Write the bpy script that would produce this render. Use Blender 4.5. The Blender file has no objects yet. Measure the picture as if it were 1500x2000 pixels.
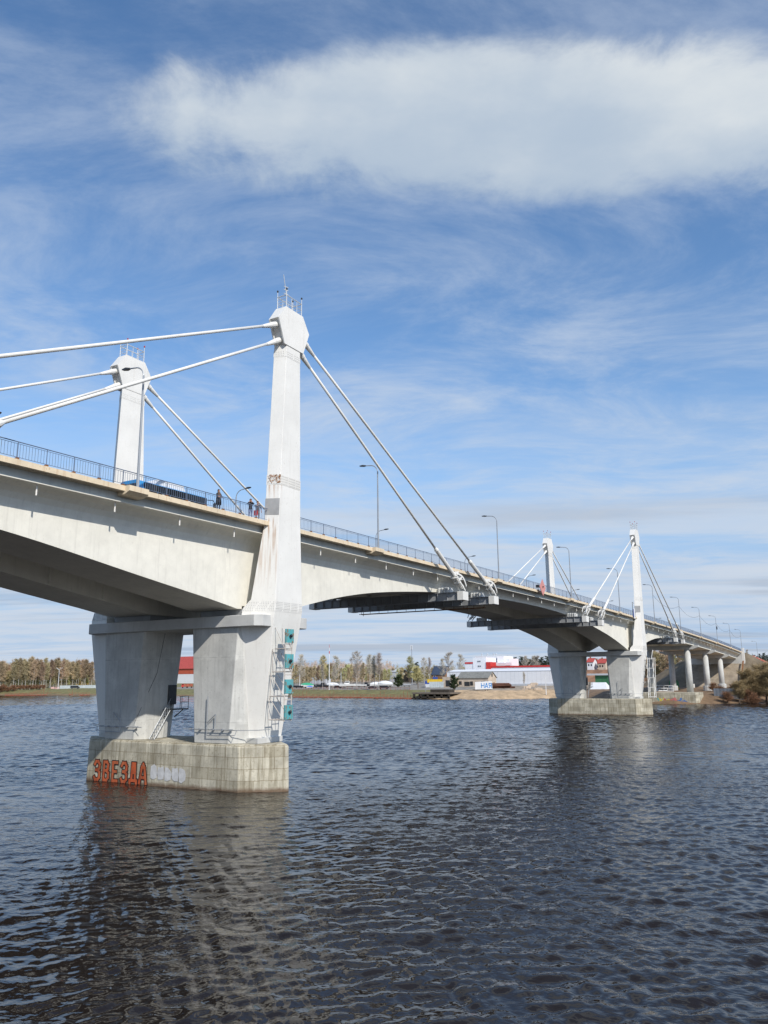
import bpy, math, random
from mathutils import Vector, Matrix
import numpy as np
random.seed(7)
scn = bpy.context.scene
col = scn.collection
R = math.radians

# ------------------------------------------------------------------ camera
CAM = Vector((-52.157, -50.482, 8.507))
YAW, PITCH, ROLL, FPX = R(-30.59), R(11.797), R(-0.562), 1543.6
fw = Vector((math.cos(-YAW) * math.cos(PITCH), math.sin(-YAW) * math.cos(PITCH), math.sin(PITCH)))
rt = Vector((math.sin(-YAW), -math.cos(-YAW), 0))
up = rt.cross(fw)
rt2 = rt * math.cos(ROLL) + up * math.sin(ROLL)
up2 = -rt * math.sin(ROLL) + up * math.cos(ROLL)
cam_data = bpy.data.cameras.new('camera')
cam_data.sensor_fit = 'VERTICAL'
cam_data.sensor_height = 24
cam_data.lens = 24 * FPX / 2000
cam_data.clip_start = 0.5
cam_data.clip_end = 20000
cam = bpy.data.objects.new('camera', cam_data)
M = Matrix((rt2, up2, -fw)).transposed().to_4x4()
M.translation = CAM
cam.matrix_world = M
col.objects.link(cam)
scn.camera = cam

def ray(u, v):
    return (fw + rt2 * ((u - 750) / FPX) - up2 * ((v - 1000) / FPX)).normalized()
def onx(u, v, x):
    d = ray(u, v); return CAM + d * ((x - CAM.x) / d.x)
def ony(u, v, y):
    d = ray(u, v); return CAM + d * ((y - CAM.y) / d.y)

# ------------------------------------------------------------------ terrain heights
YS = [-3000, -400, -120, -60, -25, -18, -8.6, 0, 20, 51, 69, 90, 104, 134, 168, 260, 326, 372, 397, 600, 6000]
XS = [300, 300, 238, 226, 214, 203, 196, 192, 206, 244, 228, 224, 228, 237, 240, 250, 258, 252, 249, 245, 245]
def deckz(x):
    if x < 0: return 21.2 + 0.004 * max(x, -150)
    if x < 310: return 21.2 - 0.000062 * max(0, x - 40) ** 2
    return max(9.0, 16.68 - (x - 310) * 0.035)
def gz(x, y):
    s = x - float(np.interp(y, YS, XS))
    if s < 0: b = max(-3, s * .25)
    elif s < 14: b = 2.9 * (s / 14) ** .8
    else: b = min(2.9 + .008 * (s - 14), 5.5)
    if x > 262 and s > 0:
        dx = max(0, 300 - x); dy = max(0, abs(y) - 10.5)
        t = min(1, max(0, (x - 299) / 5)); t = t * t * (3 - 2 * t)
        top = 13.6 + t * (deckz(x) - .25 - 13.6)
        b = max(b, top - math.hypot(dx, dy) / 1.75)
    return b
def ground_at(u, v):
    d = ray(u, v); t = 150.
    while t < 1500:
        p = CAM + d * t
        if p.z < gz(p.x, p.y): break
        t += 1.
    return p

# ------------------------------------------------------------------ materials
def lin(c):
    return tuple((x / 12.92 if x <= .04045 else ((x + .055) / 1.055) ** 2.4) for x in c)
_m = {}
def mat(name, base, rough=.7, var=.12, vscale=.6, streak=0., streak_col=(.25, .2, .14), spots=0., spot_col=(.2, .17, .13),
        metallic=0., rand=0., scale2=None, bump=0., spec=None, lowz=None, slo=.62, ssc=5.5, joints=0., sto=.54):
    """procedural paint / concrete: base colour, mottling, vertical run-off streaks, spots."""
    if name in _m: return _m[name]
    m = bpy.data.materials.new(name); m.use_nodes = True
    nt = m.node_tree; N = nt.nodes; L = nt.links
    b = N['Principled BSDF']; b.inputs['Roughness'].default_value = rough; b.inputs['Metallic'].default_value = metallic
    if spec is not None: b.inputs['Specular IOR Level'].default_value = spec
    geo = N.new('ShaderNodeNewGeometry')
    def noise(scale, detail=4, rough_=.6, vec=None):
        n = N.new('ShaderNodeTexNoise'); n.inputs['Scale'].default_value = scale; n.inputs['Detail'].default_value = detail
        n.inputs['Roughness'].default_value = rough_
        L.new(vec or geo.outputs['Position'], n.inputs['Vector']); return n.outputs['Fac']
    def ramp(fac, a, c):
        r = N.new('ShaderNodeMapRange'); r.inputs['From Min'].default_value = a; r.inputs['From Max'].default_value = c
        L.new(fac, r.inputs['Value']); return r.outputs['Result']
    def mix(fac, A, B, amount=1.):
        x = N.new('ShaderNodeMix'); x.data_type = 'RGBA'
        if amount != 1.:
            k = N.new('ShaderNodeMath'); k.operation = 'MULTIPLY'; k.inputs[1].default_value = amount; L.new(fac, k.inputs[0]); fac = k.outputs[0]
        L.new(fac, x.inputs[0])
        for s, v in ((6, A), (7, B)):
            if isinstance(v, tuple): x.inputs[s].default_value = (*v, 1)
            else: L.new(v, x.inputs[s])
        return x.outputs[2]
    dark = tuple(c * (1 - var * 1.6) for c in base); light = tuple(min(.9, c * (1 + var)) for c in base)
    c = mix(ramp(noise(vscale, 6), .3, .7), dark, light)
    if scale2:
        c2 = mix(ramp(noise(scale2, 3), .35, .65), tuple(x * .82 for x in base), base)
        mm = N.new('ShaderNodeMix'); mm.data_type = 'RGBA'; mm.blend_type = 'MIX'; mm.inputs[0].default_value = .4
        L.new(c, mm.inputs[6]); L.new(c2, mm.inputs[7]); c = mm.outputs[2]
    if streak:
        mp = N.new('ShaderNodeMapping'); mp.inputs['Scale'].default_value = (2.2, 2.2, .12); L.new(geo.outputs['Position'], mp.inputs['Vector'])
        c = mix(ramp(noise(1.6, 5, .65, mp.outputs[0]), sto, sto + .22), c, streak_col, streak)
    if spots:
        c = mix(ramp(noise(ssc, 4, .7), slo, slo + .1), c, spot_col, spots)
    if lowz:   # a tide mark of wet stain just over the water
        sp = N.new('ShaderNodeSeparateXYZ'); L.new(geo.outputs['Position'], sp.inputs[0])
        nn = N.new('ShaderNodeMath'); nn.operation = 'MULTIPLY_ADD'; L.new(noise(1.7), nn.inputs[0]); nn.inputs[1].default_value = -.5; L.new(sp.outputs[2], nn.inputs[2])
        c = mix(ramp(nn.outputs[0], lowz, lowz - .28), c, (.14, .08, .045), .85)
    if joints:
        sp = N.new('ShaderNodeSeparateXYZ'); L.new(geo.outputs['Position'], sp.inputs[0])
        k1 = N.new('ShaderNodeMath'); k1.operation = 'PINGPONG'; L.new(sp.outputs[2], k1.inputs[0]); k1.inputs[1].default_value = joints / 2
        k2 = N.new('ShaderNodeMath'); k2.operation = 'MULTIPLY_ADD'; L.new(noise(3.), k2.inputs[0]); k2.inputs[1].default_value = .06; L.new(k1.outputs[0], k2.inputs[2])
        c = mix(ramp(k2.outputs[0], .075, .045), c, tuple(x * .55 for x in base), .6)
        k3 = N.new('ShaderNodeMath'); k3.operation = 'MULTIPLY_ADD'; L.new(noise(1.1, 6), k3.inputs[0]); k3.inputs[1].default_value = 1.6; L.new(k1.outputs[0], k3.inputs[2])
        c = mix(ramp(k3.outputs[0], .95, .6), c, tuple(min(.8, x * 1.3) for x in base), .45)
    if rand:
        oi = N.new('ShaderNodeObjectInfo'); hs = N.new('ShaderNodeHueSaturation')
        r1 = N.new('ShaderNodeMapRange'); r1.inputs['To Min'].default_value = 1 - rand; r1.inputs['To Max'].default_value = 1 + rand
        L.new(oi.outputs['Random'], r1.inputs['Value']); L.new(r1.outputs[0], hs.inputs['Value']); 
        r2 = N.new('ShaderNodeMapRange'); r2.inputs['To Min'].default_value = .48; r2.inputs['To Max'].default_value = .535
        mu = N.new('ShaderNodeMath'); mu.operation = 'MULTIPLY'; mu.inputs[1].default_value = 7.31; fr = N.new('ShaderNodeMath'); fr.operation = 'FRACT'
        L.new(oi.outputs['Random'], mu.inputs[0]); L.new(mu.outputs[0], fr.inputs[0]); L.new(fr.outputs[0], r2.inputs['Value']); L.new(r2.outputs[0], hs.inputs['Hue'])
        L.new(c, hs.inputs['Color']); c = hs.outputs[0]
    L.new(c, b.inputs['Base Color'])
    if bump:
        bp = N.new('ShaderNodeBump'); bp.inputs['Strength'].default_value = .5; bp.inputs['Distance'].default_value = bump
        L.new(noise(7, 6), bp.inputs['Height']); L.new(bp.outputs[0], b.inputs['Normal'])
    _m[name] = m; return m

WHITE = mat('white_steel_paint', (.76, .745, .70), .55, .05, .35, streak=.3, streak_col=(.50, .46, .40), slo=.6, spots=.4, spot_col=(.5, .46, .4))
GIRD = mat('painted_concrete', (.77, .745, .66), .8, .09, .3, streak=.45, streak_col=(.5, .48, .42), spots=.3, spot_col=(.42, .4, .36), bump=.01, scale2=1.5)
FASC = mat('fascia_paint', (.60, .63, .61), .7, .08, .5, streak=.35, streak_col=(.26, .27, .26))
SLAB = mat('kerb_cream', (.72, .60, .43), .8, .1, .8, streak=.7, streak_col=(.4, .2, .07), spots=.5, spot_col=(.3, .13, .04))
CONC = mat('pier_concrete', (.58, .575, .54), .85, .2, .45, streak=.55, streak_col=(.36, .355, .33), joints=5.1, sto=.5, spots=.45, slo=.58, spot_col=(.28, .27, .25), bump=.012, scale2=1.3)
CONC2 = mat('bent_concrete', (.55, .55, .53), .85, .12, .4, streak=.3, streak_col=(.36, .35, .33), spots=.35, bump=.01)
STEEL = mat('grey_girder_steel', (.30, .31, .32), .55, .1, .6, streak=.3, streak_col=(.16, .13, .1))
LSTEEL = mat('pale_steel', (.62, .63, .62), .5, .08, .8, streak=.35, streak_col=(.35, .2, .1))
RUSTW = mat('rusty_white_tube', (.55, .5, .45), .7, .15, 1.5, streak=.2, spots=.9, spot_col=(.30, .11, .03), scale2=2.)
RUST = mat('rust', (.22, .09, .03), .9, .3, 2.)
RAILM = mat('rail_blue_grey', (.13, .17, .25), .5, .1, 1.)
POLE = mat('galvanised', (.36, .38, .40), .45, .08, 1., metallic=.4)
DARK = mat('dark_metal', (.03, .032, .035), .5, .2, 1.)
ASPH = mat('asphalt', (.055, .055, .057), .9, .15, .8)
GREYP = mat('grey_paint', (.34, .34, .335), .8, .12, 1.2, spots=.35, spot_col=(.5, .33, .25))
TEAL = mat('teal_panel', (.085, .37, .40), .75, .12, 1., spots=1., spot_col=(.23, .12, .06), streak=.7, streak_col=(.26, .17, .10), slo=.53, ssc=2.6)
PINK = mat('pink_sign', (.62, .27, .24), .6, .06, 2., spots=.25, spot_col=(.3, .1, .06))
BLUE = mat('bus_blue', (.03, .27, .60), .35, .06, 1.)
GLASS = mat('dark_window', (.012, .015, .02), .08, .1, 1.)
TYRE = mat('tyre', (.015, .015, .015), .9)
ORANGE = mat('orange_graffiti', (.46, .085, .025), .9, .3, 1.3, streak=.6, sto=.45, streak_col=(.62, .20, .08), spots=.75, slo=.56, spot_col=(.24, .15, .10))
INK = mat('dark_outline', (.035, .012, .01), .85, .2, 2.)
WWASH = mat('whitewash', (.62, .62, .62), .9, .12, 2.2, spots=.8, spot_col=(.38, .38, .36), streak=.4, streak_col=(.42, .42, .4))
RED = mat('red_cladding', (.52, .035, .025), .5, .06, .5)
REDROOF = mat('red_roof', (.42, .07, .055), .7, .12, .5)
BLDW = mat('white_cladding', (.75, .76, .78), .6, .03, .2)
BLDG = mat('grey_cladding', (.5, .52, .55), .6, .05, .2)
PLAST = mat('old_plaster', (.56, .46, .36), .9, .14, .5, streak=.3, streak_col=(.3, .24, .18))
SLATE = mat('slate_roof', (.22, .22, .2), .9, .18, .8, spots=.4)
DROOF = mat('dark_blue_roof', (.05, .07, .11), .5, .1, .5)
BRICK = mat('brown_brick', (.25, .14, .08), .9, .14, .6)
PIPE = mat('rusty_pipe', (.12, .05, .03), .85, .3, .8)
WOOD = mat('dark_wood', (.05, .04, .03), .9, .2, 1.)
YEL = mat('yellow_paint', (.62, .42, .02), .6, .1, 1.)
DBLUE = mat('blue_paint', (.02, .06, .28), .6, .1, 1.)
GREEN = mat('green_paint', (.04, .17, .075), .6, .15, .6)
TARPG = mat('green_tarp', (.03, .30, .17), .7, .12, 1.)
TARPW = mat('white_tarp', (.7, .71, .72), .8, .05, .6)
HULL = mat('boat_white', (.72, .72, .7), .4, .06, .8)
CARD = mat('car_dark', (.02, .025, .035), .3, .1, 1.)
CARW = mat('car_silver', (.5, .52, .55), .3, .06, 1.)
FENCEG = mat('corrugated_grey', (.40, .45, .47), .7, .12, .7)
FENCEP = mat('pale_pink_board', (.55, .36, .33), .8, .1, .7)
DOCK = mat('orange_dock', (.30, .085, .045), .8, .2, 1.)
SKIN = mat('skin', (.5, .28, .2), .6, .05, 3.)
COAT = mat('black_coat', (.018, .018, .022), .9, .15, 4.)
JEANS = mat('blue_jeans', (.16, .2, .34), .9, .1, 4.)
TROU = mat('grey_trousers', (.2, .19, .19), .9, .1, 4.)
BROWNC = mat('brown_jacket', (.12, .075, .05), .9, .15, 4.)
HAIR = mat('dark_hair', (.05, .02, .012), .7, .1, 4.)
BAG = mat('red_bag', (.5, .03, .02), .7, .1, 4.)
BIRCHT = mat('birch_bark', (.50, .47, .43), .9, .25, 1.5)
BARK = mat('brown_bark', (.16, .12, .09), .9, .2, 1.)
TWIGB = mat('brown_twigs', (.47, .36, .235), .95, .2, .15, rand=.3)
TWIGY = mat('budding_twigs', (.47, .42, .21), .95, .2, .15, rand=.25)
TWIGG = mat('grey_twigs', (.50, .44, .38), .95, .15, .15, rand=.2)
TWIGW = mat('willow_twigs', (.36, .27, .14), .95, .2, .5)
NEEDLE = mat('pine_needles', (.028, .045, .018), .9, .3, .2, rand=.25)
LEAFD = mat('dark_leaves', (.04, .06, .02), .9, .3, .4, rand=.2)
SCRUB = mat('scrub', (.27, .14, .075), .95, .3, .2)
REDW = mat('red_lamp', (.4, .02, .03), .4)

# ------------------------------------------------------------------ mesh builder
class MB:
    def __init__(s): s.v = []; s.f = []; s.mi = []; s.cur = 0
    def add(s, vs, fs):
        o = len(s.v); s.v += [tuple(p) for p in vs]
        for f in fs: s.f.append([i + o for i in f]); s.mi.append(s.cur)
        return s
    def box(s, x0, x1, y0, y1, z0, z1):
        return s.add([(x, y, z) for z in (z0, z1) for x, y in ((x0, y0), (x1, y0), (x1, y1), (x0, y1))],
                     [(3, 2, 1, 0), (4, 5, 6, 7), (0, 1, 5, 4), (1, 2, 6, 5), (2, 3, 7, 6), (3, 0, 4, 7)])
    def loft(s, rings, cap=True):
        n = len(rings[0]); vs = [p for r in rings for p in r]; fs = []
        for k in range(len(rings) - 1):
            a = k * n; b = a + n
            for i in range(n):
                j = (i + 1) % n; fs.append((a + i, a + j, b + j, b + i))
        if cap: fs.append(tuple(range(n))[::-1]); fs.append(tuple(range(len(vs) - n, len(vs))))
        return s.add(vs, fs)
    def prism(s, pts, z0, z1):
        return s.loft([[(x, y, z0) for x, y in pts], [(x, y, z1) for x, y in pts]])
    def tube(s, path, r, n=8, cap=True):
        P = [Vector(p) for p in path]; rs = r if isinstance(r, (list, tuple)) else [r] * len(P); rings = []
        ref = None
        for i, p in enumerate(P):
            d = (P[min(i + 1, len(P) - 1)] - P[max(i - 1, 0)]).normalized()
            if ref is None: ref = Vector((0, 0, 1)) if abs(d.z) < .9 else Vector((1, 0, 0))
            a = d.cross(ref).normalized(); b = d.cross(a).normalized()
            rings.append([tuple(p + (a * math.cos(t) + b * math.sin(t)) * rs[i]) for t in [2 * math.pi * k / n for k in range(n)]])
        return s.loft(rings, cap)
    def bar(s, a, b, w, h=None, upv=(0, 0, 1)):
        a = Vector(a); b = Vector(b); d = (b - a).normalized(); u_ = Vector(upv)
        if abs(d.dot(u_)) > .95: u_ = Vector((1, 0, 0))
        x = d.cross(u_).normalized(); y = x.cross(d).normalized(); h = h or w
        return s.loft([[tuple(p + x * sx * w / 2 + y * sy * h / 2) for sx, sy in ((-1, -1), (1, -1), (1, 1), (-1, 1))] for p in (a, b)])
    def lathe(s, prof, c=(0, 0, 0), n=16):
        return s.loft([[(c[0] + r * math.cos(2 * math.pi * k / n), c[1] + r * math.sin(2 * math.pi * k / n), c[2] + z) for k in range(n)] for r, z in prof])
    def build(s, name, mats, parent=None, loc=None, smooth=False, bevel=0., label=None):
        me = bpy.data.meshes.new(name); me.from_pydata(s.v, [], s.f)
        if not isinstance(mats, (list, tuple)): mats = [mats]
        for m in mats: me.materials.append(m)
        if len(mats) > 1: me.polygons.foreach_set('material_index', s.mi)
        me.update()
        import bmesh
        if len(s.f) < 20000:
            bm = bmesh.new(); bm.from_mesh(me); bmesh.ops.recalc_face_normals(bm, faces=bm.faces[:]); bm.to_mesh(me); bm.free()
        if smooth: me.polygons.foreach_set('use_smooth', [True] * len(me.polygons))
        o = bpy.data.objects.new(name, me); col.objects.link(o)
        if loc: o.location = loc
        if parent: o.parent = parent
        if bevel:
            bv = o.modifiers.new('edge', 'BEVEL'); bv.width = bevel; bv.segments = 2; bv.limit_method = 'ANGLE'; bv.angle_limit = R(30)
        if label: o['label'] = label
        return o
def tag(o, label=None, cat=None, group=None, kind=None):
    if label: o['label'] = label
    if cat: o['category'] = cat
    if group: o['group'] = group
    if kind: o['kind'] = kind
    return o
def thing(name, label, cat, loc=(0, 0, 0), rz=0, group=None):
    o = bpy.data.objects.new(name, None); o.empty_display_size = .1; col.objects.link(o)
    o.location = loc; o.rotation_euler = (0, 0, rz); return tag(o, label, cat, group)
def copy_tree(o, parent=None, label=None, group=None):
    c = o.copy(); col.objects.link(c); c.parent = parent
    if label: c['label'] = label
    if group: c['group'] = group
    for ch in list(o.children): copy_tree(ch, c)
    return c

# ------------------------------------------------------------------ sky, sun
SUNV = Vector((-.56, -1, .90)).normalized()
elev = math.asin(SUNV.z)
w = bpy.data.worlds.new('World'); scn.world = w; w.use_nodes = True
nt = w.node_tree; N = nt.nodes; L = nt.links; bg = N['Background']; bg.inputs[1].default_value = .12
sky = N.new('ShaderNodeTexSky'); sky.sky_type = 'NISHITA'; sky.sun_disc = False; sky.sun_elevation = elev
sky.sun_rotation = math.atan2(SUNV.x, SUNV.y); sky.altitude = 100; sky.air_density = 1.; sky.dust_density = .35; sky.ozone_density = 2.2
def mth(op, a, b=None, c=None):
    n = N.new('ShaderNodeMath'); n.operation = op
    for i, x in enumerate((a, b, c)):
        if x is None: continue
        if isinstance(x, (int, float)): n.inputs[i].default_value = x
        else: L.new(x, n.inputs[i])
    return n.outputs[0]
tc = N.new('ShaderNodeTexCoord'); sx = N.new('ShaderNodeSeparateXYZ'); L.new(tc.outputs['Generated'], sx.inputs[0])
zc = mth('MAXIMUM', sx.outputs[2], .015)
ca, sa = math.cos(-YAW), math.sin(-YAW)      # the cloud layer's own axes: a = along the drift, r = across it
A_ = mth('ADD', mth('MULTIPLY', sx.outputs[0], ca), mth('MULTIPLY', sx.outputs[1], sa))
R_ = mth('SUBTRACT', mth('MULTIPLY', sx.outputs[0], sa), mth('MULTIPLY', sx.outputs[1], ca))
pa = mth('DIVIDE', A_, mth('ADD', zc, .06)); pr = mth('DIVIDE', R_, mth('ADD', zc, .06))
def cnoise(sa_, sr_, scale, detail, rough, seed=0., dist=0.):
    cb = N.new('ShaderNodeCombineXYZ'); L.new(mth('MULTIPLY', pa, sa_), cb.inputs[0]); L.new(mth('MULTIPLY', pr, sr_), cb.inputs[1]); cb.inputs[2].default_value = seed
    n = N.new('ShaderNodeTexNoise'); n.inputs['Scale'].default_value = scale; n.inputs['Detail'].default_value = detail; n.inputs['Roughness'].default_value = rough
    n.inputs['Distortion'].default_value = dist; L.new(cb.outputs[0], n.inputs['Vector']); return n.outputs['Fac']
def sstep(x, a, b):
    n = N.new('ShaderNodeMapRange'); n.interpolation_type = 'SMOOTHERSTEP'; n.inputs['From Min'].default_value = a; n.inputs['From Max'].default_value = b
    L.new(x, n.inputs['Value']); return n.outputs[0]
# the one big cloud
dlt = mth('SUBTRACT', pa, 1.15)
da = mth('MAXIMUM', mth('DIVIDE', dlt, .215), mth('DIVIDE', dlt, -.155))
dr = mth('DIVIDE', mth('SUBTRACT', pr, .235), .61)
dr = mth('ABSOLUTE', dr)
rad = mth('ADD', mth('POWER', da, 2.0), mth('POWER', dr, 2.6))
big = mth('SUBTRACT', 1.0, rad)
nz = cnoise(1, 1, 5.0, 8, .62, 1.3, .3)
nz2 = cnoise(1.0, .55, 2.1, 3, .5, 7.7)
big = mth('ADD', big, mth('MULTIPLY', mth('SUBTRACT', nz, .5), 2.0))
big = mth('ADD', big, mth('MULTIPLY', mth('SUBTRACT', nz2, .5), 1.0))
bigm = sstep(big, -.55, .6)
# thin veils in mid sky
v1 = cnoise(.9, .55, 2.6, 9, .66, 3.1, .5); v2 = cnoise(.5, .5, .9, 3, .5, 9.2)
veil = mth('MULTIPLY', sstep(v1, .30, .78), sstep(v2, .26, .58))
lowk = sstep(sx.outputs[2], .62, .12)
veil = mth('MULTIPLY', veil, mth('ADD', .5, mth('MULTIPLY', lowk, .45)))
# layered bands low down
b1 = cnoise(1.0, .30, 1.1, 9, .62, 5.5, .4)
band = mth('MULTIPLY', sstep(b1, .36, .60), sstep(sx.outputs[2], .40, .06))
band = mth('MULTIPLY', band, .72)
b2 = cnoise(1.0, .22, .8, 6, .55, 15.5, .2)
grey = mth('MULTIPLY', sstep(b2, .52, .66), sstep(sx.outputs[2], .34, .10))
haze = sstep(sx.outputs[2], .42, .0)
def cmix(f, a, b):
    x = N.new('ShaderNodeMix'); x.data_type = 'RGBA'; L.new(f, x.inputs[0])
    for s_, v in ((6, a), (7, b)):
        if isinstance(v, tuple): x.inputs[s_].default_value = (*v, 1)
        else: L.new(v, x.inputs[s_])
    return x.outputs[2]
KS = 1 / .12
hs = N.new('ShaderNodeHueSaturation'); hs.inputs['Saturation'].default_value = 1.14; hs.inputs['Value'].default_value = 1.45
L.new(sky.outputs[0], hs.inputs['Color'])
def K(c): return tuple(x * KS for x in c)
c = cmix(mth('MULTIPLY', haze, .92), hs.outputs[0], K((.345, .495, .745)))
c = cmix(veil, c, K((.58, .665, .79)))
c = cmix(mth('MULTIPLY', band, 1.15), c, K((.62, .69, .79)))
c = cmix(mth('MULTIPLY', grey, .6), c, K((.38, .44, .54)))
shade = mth('ADD', mth('MULTIPLY', mth('SUBTRACT', nz2, .5), 1.4), mth('ADD', mth('MULTIPLY', mth('SUBTRACT', cnoise(1, .8, 4.2, 5, .55, 21.), .5), 1.3), mth('MULTIPLY', dlt, -1.5)))
shade = sstep(shade, -.55, .5)
c = cmix(mth('MULTIPLY', bigm, .94), c, cmix(shade, K((.47, .565, .68)), K((.74, .785, .81))))
L.new(c, bg.inputs[0])
sun = bpy.data.lights.new('sun', 'SUN'); sun.energy = 4.2; sun.angle = R(.55); sun.color = (1, .95, .87)
so = bpy.data.objects.new('sun', sun); col.objects.link(so); so.rotation_euler = (-SUNV).to_track_quat('-Z', 'Y').to_euler()
scn.view_settings.view_transform = 'Standard'; scn.view_settings.look = 'None'; scn.view_settings.exposure = 0; scn.view_settings.gamma = 1

# ------------------------------------------------------------------ water
def water_mat():
    m = bpy.data.materials.new('river_water'); m.use_nodes = True; nt = m.node_tree; N = nt.nodes; L = nt.links
    b = N['Principled BSDF']; b.inputs['Base Color'].default_value = (.014, .0105, .009, 1); b.inputs['Roughness'].default_value = .035; b.inputs['IOR'].default_value = 1.33
    geo = N.new('ShaderNodeNewGeometry')
    def n_(rot, sxy, scale, det, rough=.5, dist=0.):
        mp = N.new('ShaderNodeMapping'); mp.inputs['Rotation'].default_value = (0, 0, R(rot)); mp.inputs['Scale'].default_value = (*sxy, 1)
        L.new(geo.outputs['Position'], mp.inputs['Vector'])
        n = N.new('ShaderNodeTexNoise'); n.inputs['Scale'].default_value = scale; n.inputs['Detail'].default_value = det; n.inputs['Roughness'].default_value = rough
        n.inputs['Distortion'].default_value = dist; L.new(mp.outputs[0], n.inputs['Vector']); return n.outputs['Fac']
    def ma(op, a, b_):
        k = N.new('ShaderNodeMath'); k.operation = op
        for i, x in enumerate((a, b_)):
            if isinstance(x, (int, float)): k.inputs[i].default_value = x
            else: L.new(x, k.inputs[i])
        return k.outputs[0]
    chop = n_(-20, (1, .6), 2.6, 2, .5, .4)
    rip = n_(15, (1, .7), 6.5, 2, .5, .3)
    patch = n_(40, (1, .6), .05, 3, .5)
    mr = N.new('ShaderNodeMapRange'); mr.inputs['From Min'].default_value = .38; mr.inputs['From Max'].default_value = .62; mr.inputs['To Min'].default_value = .25; mr.inputs['To Max'].default_value = 1.2
    L.new(patch, mr.inputs['Value'])
    h = ma('MULTIPLY', ma('ADD', ma('MULTIPLY', chop, .085), ma('MULTIPLY', rip, .022)), mr.outputs[0])
    bp = N.new('ShaderNodeBump'); bp.inputs['Strength'].default_value = 1.; bp.inputs['Distance'].default_value = 1.0
    L.new(h, bp.inputs['Height']); L.new(bp.outputs[0], b.inputs['Normal'])
    return m
WSLOPE = .042
# waves are real geometry: many short-crested wave trains summed over a sheet that is finest off the near bank
na_ = 1000
rr_ = np.concatenate([9. + 301 * np.linspace(0, 1, 1500) ** 1.6, np.linspace(310.6, 640, 520)]); nr_ = len(rr_); aa_ = np.radians(np.linspace(-82, 24, na_))
RR, AA = np.meshgrid(rr_, aa_, indexing='ij'); WX = CAM.x + RR * np.cos(AA); WY = CAM.y - RR * np.sin(AA)
step = np.maximum(np.gradient(rr_)[:, None] + 0 * RR, .6 * RR * np.radians(106.) / na_)
wr_ = np.random.RandomState(4); WZ = np.zeros_like(RR)
patch_ = .80 + .45 * np.sin(WX * .045 + 1.3 * np.sin(WY * .03)) * np.sin(WY * .06 + 1.1 * np.sin(WX * .02 + 2))
for k in range(64):
    lam = .26 * (4.2 / .26) ** ((k + wr_.rand()) / 64.); th = R(205) + wr_.normal(0, .75); amp = WSLOPE * lam / (2 * math.pi) * (1.0 if lam < .95 else (.95 / lam) ** 1.15)
    fade = np.clip((lam / step - 2.2) / 2.5, 0, 1); kx, ky = math.cos(th) * 2 * math.pi / lam, math.sin(th) * 2 * math.pi / lam
    ph = kx * WX + ky * WY + wr_.rand() * 6.283 + .9 * np.sin(WX * .11 / lam ** .3 + k) * np.sin(WY * .09 / lam ** .3 + 2 * k)
    if lam > .6: amp = amp * (1 + 1.4 * np.clip((RR - 60) / 140, 0, 1))
    WZ += amp * fade * (patch_ if lam < 2.5 else 1) * (np.sin(ph) + .22 * np.cos(2 * ph))
nv = nr_ * na_; co = np.empty((nv + 4, 3), np.float32); co[:nv, 0] = WX.ravel(); co[:nv, 1] = WY.ravel(); co[:nv, 2] = WZ.ravel()
co[nv:] = [(-3000, -4000, -.45), (6000, -4000, -.45), (6000, 6000, -.45), (-3000, 6000, -.45)]
ii = (np.arange(nr_ - 1)[:, None] * na_ + np.arange(na_ - 1)[None, :]).ravel()
qf = np.stack([ii, ii + 1, ii + na_ + 1, ii + na_], 1).astype(np.int32); qf = np.concatenate([qf, [[nv, nv + 1, nv + 2, nv + 3]]]).astype(np.int32)
wme = bpy.data.meshes.new('river_water'); wme.vertices.add(nv + 4); wme.vertices.foreach_set('co', co.ravel()); wme.loops.add(qf.size); wme.loops.foreach_set('vertex_index', qf.ravel())
wme.polygons.add(len(qf)); wme.polygons.foreach_set('loop_start', np.arange(0, qf.size, 4, dtype=np.int32)); wme.polygons.foreach_set('loop_total', np.full(len(qf), 4, np.int32))
wme.polygons.foreach_set('use_smooth', np.ones(len(qf), bool)); wme.update(calc_edges=True); wme.materials.append(water_mat())
wo = bpy.data.objects.new('river_water', wme); col.objects.link(wo); tag(wo, kind='structure')

# ------------------------------------------------------------------ ground
def ground_mat():
    m = bpy.data.materials.new('bank_ground'); m.use_nodes = True; nt = m.node_tree; N = nt.nodes; L = nt.links
    b = N['Principled BSDF']; b.inputs['Roughness'].default_value = .95
    at = N.new('ShaderNodeAttribute'); at.attribute_name = 'Col'
    geo = N.new('ShaderNodeNewGeometry'); n = N.new('ShaderNodeTexNoise'); n.inputs['Scale'].default_value = .35; n.inputs['Detail'].default_value = 8; n.inputs['Roughness'].default_value = .7
    L.new(geo.outputs['Position'], n.inputs['Vector'])
    mr = N.new('ShaderNodeMapRange'); mr.inputs['From Min'].default_value = .3; mr.inputs['From Max'].default_value = .7; mr.inputs['To Min'].default_value = .6; mr.inputs['To Max'].default_value = 1.35
    L.new(n.outputs['Fac'], mr.inputs['Value'])
    x = N.new('ShaderNodeVectorMath'); x.operation = 'SCALE'; L.new(at.outputs['Color'], x.inputs[0]); L.new(mr.outputs[0], x.inputs['Scale'])
    L.new(x.outputs[0], b.inputs['Base Color']); return m
def axis(segs):
    out = []
    for a, b_, st in segs: out += list(np.arange(a, b_, st))
    return out + [segs[-1][1]]
gx = axis([(170, 185, 5), (185, 330, 1.5), (330, 480, 6), (480, 900, 30), (900, 8000, 600)])
gy = axis([(-3000, -300, 300), (-300, -60, 12), (-60, 130, 1.5), (130, 420, 4), (420, 900, 30), (900, 6000, 600)])
gv = []; gc = []
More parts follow.
